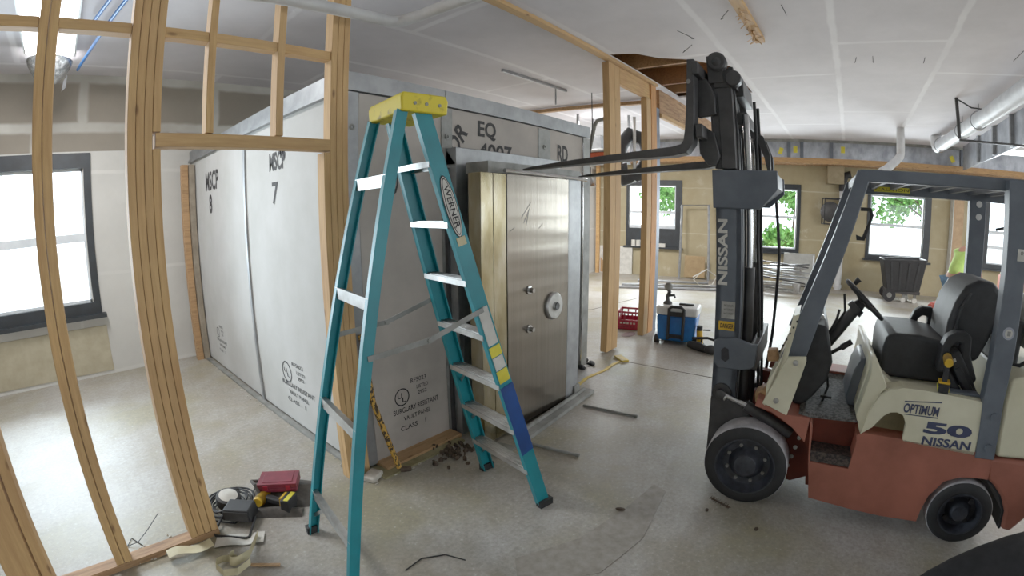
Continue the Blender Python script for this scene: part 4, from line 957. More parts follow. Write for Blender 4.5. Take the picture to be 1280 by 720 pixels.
m = MB(); q = [(5.48, .02), (5.48, .45), (5.38, .32), (5.2, .62), (5.1, .68), (5.22, .36), (5.02, .24), (5.0, .02)]
P = [FP(a, b, .495) for a, b in q]; m.add(P, [tuple(range(8))])
for v in m.v: v -= dp.location
m.build('torn_patch', WOLD, dp, 'torn brown patch')
m = MB(); fbox(m, 5.5, 5.6, 0, 3.07, .4, .49); m.build('wall_stud', WY, label='reddish stud at the far corner behind the first framing post', cat='stud')
m = MB(); m.tube([FP(3.16, .0, .2), FP(3.16, 1.95, .35), FP(2.45, 1.97, .35), FP(2.38, .0, .2)], .035, 8); m.build('door_frame', STEEL, label='light metal door frame leaning on the far wall by the mast', cat='frame')
m = MB(); fbox(m, 2.50, 3.05, .05, .62, .36, .38); m.build('brown_board', simple('brown_paper', (166, 140, 100), (146, 120, 84)), label='tan board leaning inside the leaning metal door frame', cat='board')
for i, (s_, c_) in enumerate(((4.52, PAPER), (4.38, PAPER))):
    m = MB(); p = FP(s_, .80, .50); m.cyl(p, p+V((0, 0, .17)), .06, .06, 14); m.build('paint_can', c_, label=['white can on the window ledge, the left one', 'white can on the window ledge, the right one'][i], cat='can')
m = MB(); p = FP(3.75, .80, .50); m.cbox(p+V((0, 0, .05)), (.08, .26, .1), math.atan2(FT.y, FT.x)-math.pi/2); m.build('paper_box', PAPER, label='small white box on the ledge right of the cans', cat='box')
for i, (a, b, z, r) in enumerate((((5.0, 9.2), (2.0, 10.9), .03, .035), ((4.7, 9.6), (2.4, 11.3), .03, .03), ((4.4, 9.3), (1.9, 11.2), .09, .03))):
    m = MB(); m.tube([(b[1]+.0, 2.4+.35*i, z), (9.6+.5*i, 5.1-.2*i, z)], r, 8); m.build('conduit_length', STEEL, label=['long metal tube on the far floor, nearest of the three', 'long metal tube on the far floor, middle of the three', 'long metal tube lying across the other two on the far floor'][i], cat='tube')
m = MB(); m.tube([(10.9, 3.4, .25), (11.2, 3.15, .42), (11.4, 2.95, .25), (11.2, 3.0, .06), (10.9, 3.2, .05), (10.8, 3.35, .2), (11.0, 3.2, .4)], .012, 6); m.build('loose_cable', PAPER, label='loose white cable coil on the floor by the leaning door frame', cat='cable')
# pile of metal offcuts
random.seed(3)
for i in range(18):
    y = random.uniform(.75, 2.2); z = .03 + .035*i + random.uniform(0, .02); a = random.uniform(-.35, .35); l = random.uniform(.7, 1.5)
    m = MB(); d = V((math.sin(a)*.4, math.cos(a), random.uniform(-.12, .12)))*l/2; c = V((11.75+random.uniform(-.25, .25), 1.45+random.uniform(-.15, .15), z))
    m.bar(c-d, c+d, random.choice((.04, .06, .09)), .03)
    m.build('metal_offcut', random.choice((STEEL, STEELD, ALU, DGREY)), label='metal offcut lying in the scrap pile below the far window', cat='offcut', group='metal offcuts in the far scrap pile')
for p, lb in (((11.6, 1.02, 0), 'small bright steel tin standing before the scrap pile'), ((11.75, 1.05, .42), 'small steel tin lying on top of the scrap pile')):
    m = MB(); m.lathe([(.0, 0), (.08, 0), (.095, .25), (.085, .25), (.07, .02), (0, .02)], p, (0, 0, 1), 20); m.build('steel_tin', ALU, label=lb, cat='tin', smooth=True)
m = MB(); m.bar((11.5, 2.1, .72), (11.6, .78, .62), .03, .03); m.build('metal_rod', DGREY, label='dark rod lying highest on the scrap pile', cat='rod')
# tilt truck
t = empty('tilt_cart', (12.25, -1.42, 0), math.radians(95), 'black plastic tilt cart parked below the far window', 'cart')
m = MB()
o_ = [(-.40, -.3, .28), (.36, -.3, .22), (.36, .3, .22), (-.40, .3, .28)]; tp = [(-.50, -.36, 1.0), (.52, -.36, .94), (.52, .36, .94), (-.50, .36, 1.0)]
P = o_ + tp + [(x*.94, y*.93, z) for x, y, z in tp] + [(x*.9, y*.9, z+.04) for x, y, z in o_]
m.add(P, [(0, 1, 2, 3), (0, 4, 5, 1), (1, 5, 6, 2), (2, 6, 7, 3), (3, 7, 4, 0), (4, 8, 9, 5), (5, 9, 10, 6), (6, 10, 11, 7), (7, 11, 8, 4), (8, 12, 13, 9), (9, 13, 14, 10), (10, 14, 15, 11), (11, 15, 12, 8), (12, 15, 14, 13)])
m.build('tub', RUBBER, t, bevel=.015)
m = MB()
for x in (-.3, -.1, .1, .3): m.bar((x*.86, .295, .3), (x*1.1, .36, .9), .05, .03, (0, 1, 0)); 
m.build('tub_rib', VINYL, t)
m = MB(); m.box(-.42, .38, -.28, .28, .2, .27); m.build('base_frame', DGREY, t)
for sx, sy, r in ((.30, .27, .15), (.30, -.27, .15)):
    m = MB(); m.cyl((sx, sy-.03, r), (sx, sy+.03, r), r, n=24); w_ = m.build('wheel', RUBBER, t, smooth=True)
    m = MB(); m.cyl((sx, sy-.035, r), (sx, sy+.035, r), .06, n=16); m.build('hub', STEELD, w_)
for sx, sy in ((-.05, .2), (-.32, .2), (-.2, -.2)):
    m = MB(); m.cyl((sx, sy-.02, .06), (sx, sy+.02, .06), .06, n=16); m.build('caster', PAPER, t, smooth=True)
    m = MB(); m.box(sx-.03, sx+.03, sy-.03, sy+.03, .11, .2); m.build('caster_fork', STEELD, t)

# ------------------------------------------------------------------ the person bending over
def skin(name, J, E_, mat, parent, sub=2, label=None):
    me = bpy.data.meshes.new(name); me.from_pydata([j[:3] for j in J], E_, []); me.materials.append(mat)
    o = bpy.data.objects.new(name, me); link(o, parent)
    s = o.modifiers.new('skin', 'SKIN'); s.use_smooth_shade = True
    if not me.skin_vertices: me.attributes
    for i, j in enumerate(J):
        sv = me.skin_vertices[0].data[i]; sv.radius = (j[3], j[4] if len(j) > 4 else j[3]); sv.use_root = (i == 0)
    b = o.modifiers.new('sub', 'SUBSURF'); b.levels = sub; b.render_levels = sub
    return tag(o, label)
per = empty('person', (8.85, -1.93, 0), math.radians(-48), 'person in a lime shirt and jeans bending forward beyond the forklift seat', 'person')
# local x = facing direction
J = [(0, 0, .93, .13, .15), (.06, 0, 1.08, .12, .15), (.17, 0, 1.25, .12, .16), (.28, 0, 1.38, .10, .15), (.36, 0, 1.45, .05), (.43, 0, 1.50, .045),
     (-.02, .10, .88, .09), (.03, .12, .48, .06), (-.06, .12, .10, .042), (.07, .12, .05, .035), (.15, .12, .04, .025),
     (-.02, -.10, .88, .09), (.08, -.12, .48, .06), (.02, -.12, .10, .042), (.15, -.12, .05, .035), (.23, -.12, .04, .025),
     (.28, .19, 1.36, .055), (.36, .23, 1.10, .042), (.50, .20, .92, .03), (.54, .19, .88, .026),
     (.28, -.19, 1.36, .055), (.38, -.23, 1.10, .042), (.54, -.18, .94, .03), (.58, -.17, .90, .026)]
EE = [(0, 1), (1, 2), (2, 3), (3, 4), (4, 5), (0, 6), (6, 7), (7, 8), (8, 9), (9, 10), (0, 11), (11, 12), (12, 13), (13, 14), (14, 15), (3, 16), (16, 17), (17, 18), (18, 19), (3, 20), (20, 21), (21, 22), (22, 23)]
for side_, base, y0 in ((1, 19, .19), (-1, 23, -.17)):
    bx_, bz = (.54, .88) if side_ > 0 else (.58, .90)
    for k in range(4):
        n0 = len(J); yy = y0 + (k-1.5)*.022
        L = (.034, .04, .037, .028)[k]
        J += [(bx_+.035, yy, bz-.03, .0095), (bx_+.06, yy, bz-.03-L, .0085), (bx_+.055, yy, bz-.05-L*1.5, .0075)]
        EE += [(base, n0), (n0, n0+1), (n0+1, n0+2)]
    n0 = len(J); J += [(bx_+.01, y0-.045*side_, bz-.02, .011), (bx_+.03, y0-.055*side_, bz-.05, .009)]; EE += [(base, n0), (n0, n0+1)]
body = skin('body', J, EE, SKIN, per)
m = MB(); Rh = Matrix.Rotation(.5, 3, 'Y')
m.ellipsoid((.50, 0, 1.575), (.098, .078, .118), 20, 14, Rh)
m.ellipsoid((.585, 0, 1.545), (.024, .014, .022), 8, 6, Rh); m.ellipsoid((.49, .078, 1.57), (.022, .012, .03), 8, 6, Rh); m.ellipsoid((.49, -.078, 1.57), (.022, .012, .03), 8, 6, Rh)
hd_ = m.build('head', SKIN, per, smooth=True)
m = MB(); m.ellipsoid((.575, .028, 1.585), (.011, .012, .009), 8, 6); m.build('eye', INK, hd_); m = MB(); m.ellipsoid((.575, -.028, 1.585), (.011, .012, .009), 8, 6); m.build('eye', INK, hd_)
m = MB(); m.ellipsoid((.57, 0, 1.50), (.012, .026, .007), 8, 6, Rh); m.build('mouth', REDC, hd_)
m = MB(); m.ellipsoid((.475, 0, 1.605), (.105, .086, .11), 18, 10, Rh); m.build('hair', HAIR, hd_, smooth=True)
skin('shirt', [(0, 0, .95, .155, .175), (.06, 0, 1.08, .145, .175), (.17, 0, 1.25, .145, .185), (.28, 0, 1.38, .12, .17), (.33, 0, 1.425, .07), (.28, .19, 1.36, .075), (.33, .22, 1.18, .065), (.28, -.19, 1.36, .075), (.33, -.22, 1.18, .065)],
     [(0, 1), (1, 2), (2, 3), (3, 4), (3, 5), (5, 6), (3, 7), (7, 8)], HIVIS, per)
skin('jeans', [(0, 0, .90, .15, .17), (-.02, .10, .85, .108), (.03, .12, .48, .078), (-.06, .12, .10, .062), (-.02, -.10, .85, .108), (.08, -.12, .48, .078), (.02, -.12, .10, .062)],
     [(0, 1), (1, 2), (2, 3), (0, 4), (4, 5), (5, 6)], DENIM, per)
for sy, dx in ((.12, 0), (-.12, .08)):
    m = MB(); m.ellipsoid((.02+dx, sy, .045), (.15, .05, .045), 16, 8); m.box(-.12+dx, .16+dx, sy-.045, sy+.045, 0, .03); m.build('boot', RUBBLE, per, bevel=.008)
m = MB(); m.cbox((9.9, -3.25, .35), (.5, .55, .7)); m.build('work_stand', simple('cardboard', (150, 120, 86), (130, 100, 70)), label='brown carton behind the gas cylinder of the forklift', cat='carton')
m = MB(); m.cbox((9.9, -3.25, .85), (.35, .42, .3)); m.build('storage_case', ORANGE, label='orange case standing on the brown carton', cat='case', bevel=.02)
m = MB(); m.cbox((9.9, -3.25, 1.02), (.3, .36, .04)); m.build('paper_sheet', PAPER, label='white sheet lying on the orange case', cat='sheet')
m = MB(); m.ellipsoid((10.9, -2.1, .14), (.16, .22, .14), 14, 8); m.build('red_bag', simple('red_bag', (176, 72, 58), (140, 54, 44)), label='small red bag on the far floor beyond the seat armrest', cat='bag')

# ------------------------------------------------------------------ things on top of and behind the vault end
m = MB(); m.tube([(7.6, 3.85, 2.66), (7.9, 3.9, 2.95), (8.1, 3.8, 3.2), (8.2, 3.55, 3.1), (8.2, 3.45, 2.8), (8.1, 3.6, 2.45), (8.0, 3.85, 2.35), (7.9, 3.9, 2.6)], .14, 14); m.build('flexible_duct', VINYL, label='black flexible duct looped up near the ceiling behind the first framing post', cat='duct', smooth=True)
m = MB(); m.tube([(8.0, 3.66, 2.3), (8.0, 3.655, 3.5)], .03, 10); m.build('hanging_tube', WHITE, label='white hanging tube between the two far framing posts', cat='tube', smooth=True)
m = MB(); m.tube([(7.0, 3.62, 3.32), (7.0, 3.88, 3.28), (7.0, 3.93, 3.2), (7.0, 4.05, 2.72)], .035, 8); m.build('bent_bar', STEELD, label='bent grey steel bar rising behind the end of the vault', cat='bar')
sh = empty('hanging_shelf', (8.2, 4.4, 2.68), 0, 'metal shelf hung from the ceiling behind the vault end', 'shelf')
for x in (-.3, .3):
    for y in (-.4, .4): m = MB(); m.box(x-.02, x+.02, y-.02, y+.02, 0, .97); m.build('upright', STEEL, sh)
m = MB(); m.box(-.32, .32, -.42, .42, .01, .04); m.build('shelf_board', STEEL, sh)
m = MB(); m.cbox((8.1, 4.35, 2.80), (.45, .6, .14)); m.build('storage_case', ORANGE, label='orange box on the hung shelf behind the vault end', cat='box', bevel=.01)
m = MB(); m.cbox((8.1, 4.3, 2.905), (.5, .7, .05), .2); m.build('folded_sheet', WHITE, label='white folded sheet on top of the orange box on the hung shelf', cat='sheet', bevel=.01)
m = MB(); m.cbox((8.2, 4.55, 3.02), (.25, .3, .4)); m.build('steel_box', STEEL, label='grey steel box standing tallest on the hung shelf', cat='box')
t = empty('clamp_light', (6.5, 3.75, 2.15), 0, 'silver clamp light hanging just past the fork tips', 'lamp')
m = MB(); m.lathe([(.03, .14), (.05, .12), (.11, .02), (.12, 0), (.10, .01), (.03, .1)], (0, 0, 0), (0, 0, 1), 20); m.build('reflector', CHROME, t, smooth=True)
m = MB(); m.cyl((0, 0, .13), (0, 0, .3), .03); m.tube([(0, 0, .3), (.0, -.02, .5), (.02, -.05, .9), (.02, -.05, 1.49)], .008); m.build('socket', RUBBER, t)

# ------------------------------------------------------------------ cooler, crate and tools beyond the far framing
t = empty('cooler', (6.15, 2.09, 0), math.radians(-80), 'blue rolling cooler with white lid and dark handle', 'cooler')
m = MB(); m.prism([(-.25, .05), (.25, .05), (.275, .40), (-.275, .40)], -.19, .19, 'y'); m.build('tub', BLUE, t, bevel=.03, seg=3)
m = MB(); m.box(-.285, .285, -.20, .20, .40, .52); m.build('lid', WHITE, t, bevel=.03, seg=3)
m = MB(); m.tube([(-.10, -.22, .08), (-.10, -.225, .50), (-.06, -.225, .53), (.06, -.225, .53), (.10, -.225, .50), (.10, -.22, .08)], .022, 8); m.box(-.12, .12, -.235, -.20, .40, .46); m.box(-.11, .11, -.225, -.19, .10, .15); m.build('pull_handle', RUBBER, t, bevel=.004)
for x in (-.26, .26): m = MB(); m.cyl((x-.03, -.14, .06), (x+.03, -.14, .06), .06, n=18); m.build('wheel', RUBBER, t, smooth=True)
m = MB(); m.box(-.26, .26, .1, .17, 0, .05); m.build('front_foot', RUBBER, t)
m = MB(); m.box(.0, .2, -.03, .03, .52, .545); m.build('lid_handle', RUBBER, t, bevel=.008)
t = empty('paint_sprayer', (6.12, 2.25, .52), 0, 'small grey spray gun standing on the cooler lid', 'sprayer')
m = MB(); m.lathe([(0, 0), (.06, 0), (.06, .03), (.03, .05)], (0, 0, 0), (0, 0, 1), 18); m.tube([(0, 0, .04), (0, .01, .1), (0, -.02, .17), (0, .0, .2)], .028, 10); m.build('body', DGREY, t)
m = MB(); m.ellipsoid((0, .0, .24), (.05, .06, .055), 14, 10); m.build('cup', STEELD, t, smooth=True)
m = MB(); m.tube([(0, -.02, .12), (0, -.09, .13), (0, -.10, .09)], .018, 8); m.build('grip', RUBBER, t)
t = empty('milk_crate', (6.52, 3.0, 0), math.radians(-75), 'open red plastic milk crate standing behind the second framing post', 'crate')
m = MB(); W2, D2, H2 = .17, .17, .28
for x0, x1, y0, y1 in ((-W2, W2, -D2, -D2+.012), (-W2, W2, D2-.012, D2), (-W2, -W2+.012, -D2, D2), (W2-.012, W2, -D2, D2)):
    m.box(x0, x1, y0, y1, 0, .15); m.box(x0, x1, y0, y1, .25, H2)
for x in (-W2, W2-.03):
    for y in (-D2, D2-.03): m.box(x, x+.03, y, y+.03, .15, .25)
for k in (-.06, .06): m.box(k-.01, k+.01, -D2, -D2+.012, .15, .25); m.box(k-.01, k+.01, D2-.012, D2, .15, .25); m.box(-W2, -W2+.012, k-.01, k+.01, .15, .25); m.box(W2-.012, W2, k-.01, k+.01, .15, .25)
m.box(-W2, W2, -D2, D2, 0, .012); m.build('shell', REDP, t)
for sx, z in ((-1, .10), (1, .05)):
    m = MB()
    for k in range(5): m.box(-.12+.05*k, -.09+.05*k, -D2-.003, -D2, z-.012, z+.012)
    m.build('moulded_letters', PAPER if sx < 0 else REDC, t)
m = MB(); m.ellipsoid((6.1, 2.82, .005), (.16, .09, .008), 16, 4); m.build('floor_spill', simple('brown_spill', (112, 84, 84), (96, 70, 70)), label='brownish spill on the floor in front of the red crate', cat='spill')
t = empty('angle_grinder', (6.02, 1.72, 0), 0, 'yellow and black power tool standing upright beside the cooler', 'tool')
m = MB(); m.cyl((0, 0, .06), (.0, .02, .24), .045, .04, 16); m.build('housing', DYEL, t, smooth=True)
m = MB(); m.cyl((0, 0, .0), (0, 0, .07), .07, .055, 18); m.build('guard', RUBBER, t)
m = MB(); m.cyl((0, .02, .24), (0, .02, .30), .042, .04, 14); m.tube([(0, -.03, .25), (0, -.13, .26)], .01); m.build('end_cap', RUBBER, t)
m = MB(); m.tube([(5.95, 1.85, .05), (5.88, 1.7, .06), (5.85, 1.6, .05), (5.80, 1.52, .05)], [.045, .06, .05, .045], 10); m.ellipsoid((5.82, 1.5, .06), (.1, .1, .06), 14, 8); m.build('hand_sander', RUBBER, label='black hand sander lying beside the cooler toward the mast', cat='tool', smooth=True)
m = MB(); m.tube([(5.9, 1.8, .15), (5.95, 1.6, .17), (5.9, 1.45, .16)], .018, 8); m.tube([(5.95, 1.68, .17), (5.95, 1.68, .05)], .015, 8); m.build('clamp', RUBBER, label='small black bar clamp behind the hand sander', cat='clamp')

# ------------------------------------------------------------------ things on the near floor
t = empty('cord_reel', (.60, 2.82, 0), .4, 'coil of black cord around a round pale lamp', 'cord')
m = MB(); random.seed(11)
for k in range(7):
    R = .085 + .012*k; P = [(R*1.15*math.cos(a*math.pi/12)+random.uniform(-.006, .006), R*math.sin(a*math.pi/12)+random.uniform(-.006, .006), .02+.012*(k % 4)+random.uniform(0, .01)) for a in range(24)]
    m.tube(P, .0065, 6, True)
m.build('coil', RUBBER, t, smooth=True)
m = MB(); m.lathe([(0, .0), (.075, 0), (.085, .03), (.08, .07), (.07, .075), (0, .075)], (0, 0, .03), (0, -.25, 1), 24); hl = m.build('lamp_housing', RUBBER, t, smooth=True)
m = MB(); m.lathe([(0, .0), (.062, 0), (.0, .01)], (0, -.018, .106), (0, -.25, 1), 24); m.build('lamp_lens', PAPER, hl)
m = MB(); m.tube([(.42, 2.86, .01), (.47, 2.72, .01), (.56, 2.62, .012), (.68, 2.66, .01), (.72, 2.74, .02), (.80, 2.86, .04), (.88, 2.95, .05)], .006, 6); m.build('power_cord', RUBBER, label='loose black power cord curving past the floodlight', cat='cord')
t = empty('floodlight', (.615, 2.64, 0), -.75, 'black floodlight on an open square stand lying on the floor', 'floodlight')
m = MB(); m.prism([(-.10, .03), (.10, .03), (.085, .11), (-.085, .11)], -.06, .07, 'y'); m.build('housing', RUBBER, t, bevel=.008)
m = MB(); m.tube([(-.11, -.02, .05), (-.115, -.17, .012), (-.10, -.185, .012), (.10, -.185, .012), (.115, -.17, .012), (.11, -.02, .05)], .008, 8); m.build('stand', RUBBER, t)
m = MB(); m.box(-.08, .08, -.065, -.06, .04, .10); m.build('glass', DGREY, t)
t = empty('canvas_bag', (.955, 2.735, 0), -.65, 'slumped grey-brown canvas tool bag under the maroon case', 'bag')
m = MB(); m.grid(lambda a, b: V(((a-.5)*.42, (b-.5)*.30, .075*(math.sin(a*math.pi)**.4)*(math.sin(b*math.pi)**.4) + .012*math.sin(a*14)*math.sin(b*11)*math.sin(a*math.pi)*math.sin(b*math.pi))), 22, 16); m.build('bag_body', CANVAS, t, smooth=True)
m = MB(); m.tube([(-.18, .10, .05), (-.20, .0, .11), (-.15, -.08, .13), (-.1, -.14, .04)], .012, 8); m.build('bag_strap', CANVAS, t, smooth=True)
m = MB(); m.grid(lambda a, b: V(((a-.5)*.34, -.17-(b)*.09, .05*math.sin(b*math.pi)*(.5+.5*math.sin(a*math.pi)))), 16, 8); m.build('bag_flap', CANVAS, t, smooth=True)
t = empty('tool_case', (.945, 2.735, .078), -.62, 'maroon plastic tool case lying on the canvas bag', 'case')
m = MB(); m.box(-.13, .13, -.085, .085, 0, .032); m.build('case_base', REDC, t, bevel=.008)
m = MB(); m.box(-.13, .13, -.085, .085, .034, .062); m.box(-.10, .10, -.06, .06, .062, .066); m.build('case_lid', REDC, t, bevel=.008)
m = MB(); m.box(-.09, -.06, -.092, -.084, .02, .05); m.build('latch', REDP, t); m = MB(); m.box(.06, .09, -.092, -.084, .02, .05); m.build('latch', REDP, t)
def drill(name, loc, rz, label, sc=1.0, pitch=0.0, pose=None):
    t = empty(name, loc, rz, label, 'drill'); t.scale = (sc, sc, sc)
    if pose: t.rotation_euler = pose
    m = MB(); m.cyl((-.08, 0, .0), (.05, 0, 0), .033, .03, 16); m.cyl((-.10, 0, 0), (-.08, 0, 0), .026, .033, 16); m.build('motor_housing', DYEL, t, smooth=True)
    m = MB(); m.cyl((.05, 0, 0), (.10, 0, 0), .027, .022, 14); m.cyl((.10, 0, 0), (.125, 0, 0), .018, .012, 12); m.build('chuck', RUBBER, t, smooth=True)
    m = MB(); m.bar((-.03, 0, -.02), (-.055, 0, -.14), .034, .042, (1, 0, 0)); m.build('grip', RUBBER, t, bevel=.008)
    m = MB(); m.box(-.10, .015, -.036, .036, -.195, -.14); b_ = m.build('battery', RUBBER, t, bevel=.006)
    m = MB(); m.box(-.095, .01, -.0385, .0385, -.185, -.16); m.build('battery_band', LABELY, b_)
    m = MB(); m.box(-.08, .0, -.037, .037, -.14, -.128); m.build('base_collar', DYEL, t)
    return t
drill('cordless_drill', (.83, 2.73, .055), 0, 'yellow and black cordless drill lying beside the canvas bag', 1.15, pose=(math.radians(-88), .1, math.radians(40)))
q = F((-1.065, .07, 1.08)); q = fl.matrix_world @ q if False else Matrix.Translation(fl.location) @ Matrix.Rotation(HD, 4, 'Z') @ q
drill('cordless_drill', q, HD + math.radians(-100), 'yellow cordless drill standing upright on the forklift hood beside the seat', .85)
m = MB(); m.lathe([(.022, 0), (.03, .0), (.034, .03), (.028, .03)], (1.03, 2.60, .0), (0, 0, 1), 16); m.build('socket_ring', CHROME, label='small shiny metal ring beside the canvas bag', cat='ring', smooth=True)
t = empty('tape_strip', (.46, 2.30, 0), .0, 'curled cream tape strip on the floor at the post foot', 'tape')
def ribbon(pts, w, up=(0, 0, 1)):
    m = MB(); P = []
    for i, p in enumerate(pts):
        p = V(p); P += [p, p + V(up)*w]
    m.add(P, [(2*i, 2*i+2, 2*i+3, 2*i+1) for i in range(len(pts)-1)]); return m
m = ribbon([(.14*(1-k/6)+.02, .10-.03*k, .005+.002*k) for k in range(6)] + [(-.02-.05*math.sin(a*.5), -.07-.02*a*.3+.05*(1-math.cos(a*.5)), .02) for a in range(7)], .045, (.35, .3, 1)); m.build('curl', TAPE, t, smooth=True)
m = ribbon([(-.02, -.02, .004), (-.09, .02, .006), (-.13, .0, .02), (-.15, -.05, .03), (-.13, -.1, .01), (-.06, -.13, .006), (.03, -.10, .01)], .04, (.2, .1, 1)); m.build('curl', TAPE, t, smooth=True)
m = MB(); m.grid(lambda a, b: V((.50+(a-.5)*.26+.05*b, 2.45+(b-.5)*.09-(a-.5)*.14, .004+.012*abs(math.sin(a*5)))), 12, 3); m.build('plastic_wrap', PAPER, label='crumpled pale plastic wrap behind the curled tape', cat='wrap', smooth=True)
m = MB(); m.grid(lambda a, b: V((.24+(a-.5)*.26, 2.50+(b-.5)*.08-(a-.5)*.05, .042+.012*math.sin(a*7))), 12, 3); m.build('tape_scrap', TAPE, label='flat cream tape scrap lying over the sole plate', cat='tape', smooth=True)
m = MB(); m.bar((.49, 2.20, .008), (.62, 2.10, .008), .018, .01); m.build('wood_splinter', WOLD, label='thin dark wood strip on the floor near the curled tape', cat='strip')
m = MB(); m.tube([(.02, 2.62, .004), (.0, 2.75, .004), (-.05, 2.87, .004), (-.09, 2.80, .004), (-.02, 2.78, .02), (.06, 2.86, .03), (.16, 2.97, .05)], .003, 5); m.build('wire_scrap', WIRE, label='thin looped wire on the floor between the left studs', cat='wire')
m = MB(); m.tube([(1.10, 1.62, .003), (1.22, 1.63, .004), (1.33, 1.56, .004), (1.37, 1.45, .003)], .004, 5); m.build('wire_scrap', WIRE, label='curved dark wire lying between the ladder legs', cat='wire')
for i, (a, b) in enumerate((((2.62, 2.10, .012), (2.70, 1.58, .012)), ((3.52, 2.04, .012), (3.58, 1.52, .012)))):
    m = MB(); m.tube([a, b], .011, 8); m.tube([tuple(V(b)+V((-.004, .03, 0))), b], .015, 8); m.build('steel_rod', STEELD, label=['rusty steel rod on the floor nearer the ladder', 'rusty steel rod on the floor nearer the forklift'][i], cat='rod')
m = MB(); m.tube([(1.72, 2.44, .03), (1.64, 2.56, .52), (1.60, 2.575, 1.0)], .02, 10); sb = m.build('caution_pole', CAUT, label='yellow and black flecked pole leaning on the vault corner', cat='pole', smooth=True)
m = MB(); m.tube([(1.79, 2.40, .008), (1.72, 2.43, .02)], .022, 8); 
for v in m.v: v -= sb.location
m.build('pole_tip', RUBBLE, sb)
m = MB(); pts = [(3.95, 2.36, .006), (4.2, 2.40, .006), (4.5, 2.36, .006), (4.78, 2.38, .006), (4.95, 2.36, .006)]
for k in range(4): m.bar(pts[k], pts[k+1], .035, .008)
m.bar((4.93, 2.30, .012), (5.06, 2.47, .014), .09, .02); m.build('yellow_strap', simple('yellow_strap', (206, 176, 60), (170, 140, 44)), label='yellow strap stretched along the floor past the vault end', cat='strap')
m = MB(); random.seed(5)
for k in range(14): m.ellipsoid((4.55+random.uniform(-.14, .14), 2.66+random.uniform(-.1, .1), .02), (random.uniform(.02, .08), random.uniform(.02, .06), random.uniform(.01, .035)), 7, 5, Euler((random.random(), random.random(), random.random())).to_matrix())
m.build('black_rubble', RUBBER, label='heap of torn black plastic bits by the yellow strap', cat='debris', kind='stuff')
m = MB(); m.cbox((4.62, 2.80, .012), (.34, .1, .006), .3); m.build('paper_scrap', PAPER, label='white paper scrap behind the torn black plastic', cat='paper')
m = MB(); random.seed(9)
for k in range(60): m.ellipsoid((2.18+random.gauss(0, .10), 2.36+random.gauss(0, .09), .012), (random.uniform(.008, .035), random.uniform(.008, .03), random.uniform(.006, .022)), 6, 4, Euler((random.random()*3, random.random()*3, random.random()*3)).to_matrix())
m.build('brown_rubble', RUBBLE, label='dark brown crumbled debris at the foot of the vault by the ladder', cat='debris', kind='stuff')
m = MB()
for k in range(130):
    x = random.uniform(1.5, 2.35); m.ellipsoid((x, 2.47+random.gauss(0, .03)-(.0), .004), (random.uniform(.003, .018), random.uniform(.003, .012), random.uniform(.003, .008)), 5, 3)
for k in range(90): m.ellipsoid((1.50+random.gauss(0, .03), random.uniform(2.7, 6.2), .004), (random.uniform(.004, .014), random.uniform(.004, .014), .005), 5, 3)
for k in range(70): m.ellipsoid((random.uniform(-.1, .35), 2.66+random.gauss(0, .04), .004), (random.uniform(.003, .014), random.uniform(.003, .012), .005), 5, 3)
m.build('plaster_crumbs', PLASTER, label='pale plaster crumbs scattered along the vault base', cat='debris', kind='stuff')
m = MB(); m.cbox((1.53, 2.50, .02), (.13, .10, .04), .4); m.build('plaster_chunk', PLASTER, label='white plaster chunk at the foot of the right door post', cat='chunk', bevel=.01)
m = MB(); m.box(1.58, 2.36, 2.42, 2.60, .0, .012); m.build('trim_10', simple('moss_plank', (148, 140, 104), (116, 108, 74), scale=9), kind='structure')
m = MB(); m.cbox((2.42, 2.10, .006), (.20, .16, .012), .2); m.build('metal_plate', STEELD, label='bent metal plate on the floor behind the ladder leg', cat='plate')
m = MB(); m.bar((1.52, 2.7, .01), (1.50, 6.4, .01), .05, .02); m.build('trim_11', STEELD, kind='structure')
t = empty('bristle_strip', (2.66, .50, 0), 1.2, 'dark bristly brush strip on the floor before the front tyre', 'brush')
m = MB()
for k in range(40): x = (k/39-.5)*.15; m.tube([(x, 0, .012), (x+random.uniform(-.01, .01), random.choice((-1, 1))*.02, random.uniform(.003, .02))], .0015, 4)
m.tube([(-.075, 0, .01), (.075, 0, .01)], .006, 6); m.build('bristles', RUBBLE, t)
for x, y, r, lb in ((2.28, 1.02, .02, 'dark chip on the floor between ladder and front tyre'), (2.55, .55, .012, 'small brown chip just before the bristly brush strip'), (2.5, .22, .014, 'rust coloured leaf on the floor below the front tyre')):
    m = MB(); m.ellipsoid((x, y, .005), (r*1.6, r, .006), 8, 4, Matrix.Rotation(x*5, 3, 'Z')); m.build('floor_chip', RUBBLE, label=lb, cat='chip')
# patched trench in the slab
m = MB(); m.prism([(1.40, 1.12), (1.72, .84), (2.1, .78), (2.62, .86), (2.66, .96), (2.3, 1.0), (1.9, 1.08), (1.55, 1.26)], .0, .0025, 'z'); m.build('trim_12', simple('grey_patch', (148, 141, 132), (124, 117, 106), scale=16, detail=9), kind='structure')
m = MB(); m.bar((4.95, 2.36, .001), (4.99, -.6, .001), .012, .002); m.build('trim_13', RUBBLE, kind='structure')
m = MB()
pp = [(6.9, 4.6), (7.3, 4.12), (7.9, 4.05), (8.6, 3.95), (9.2, 3.85)]
for k in range(4): m.bar((*pp[k], .001), (*pp[k+1], .001), .02, .002)
m.build('trim_14', RUBBLE, kind='structure')
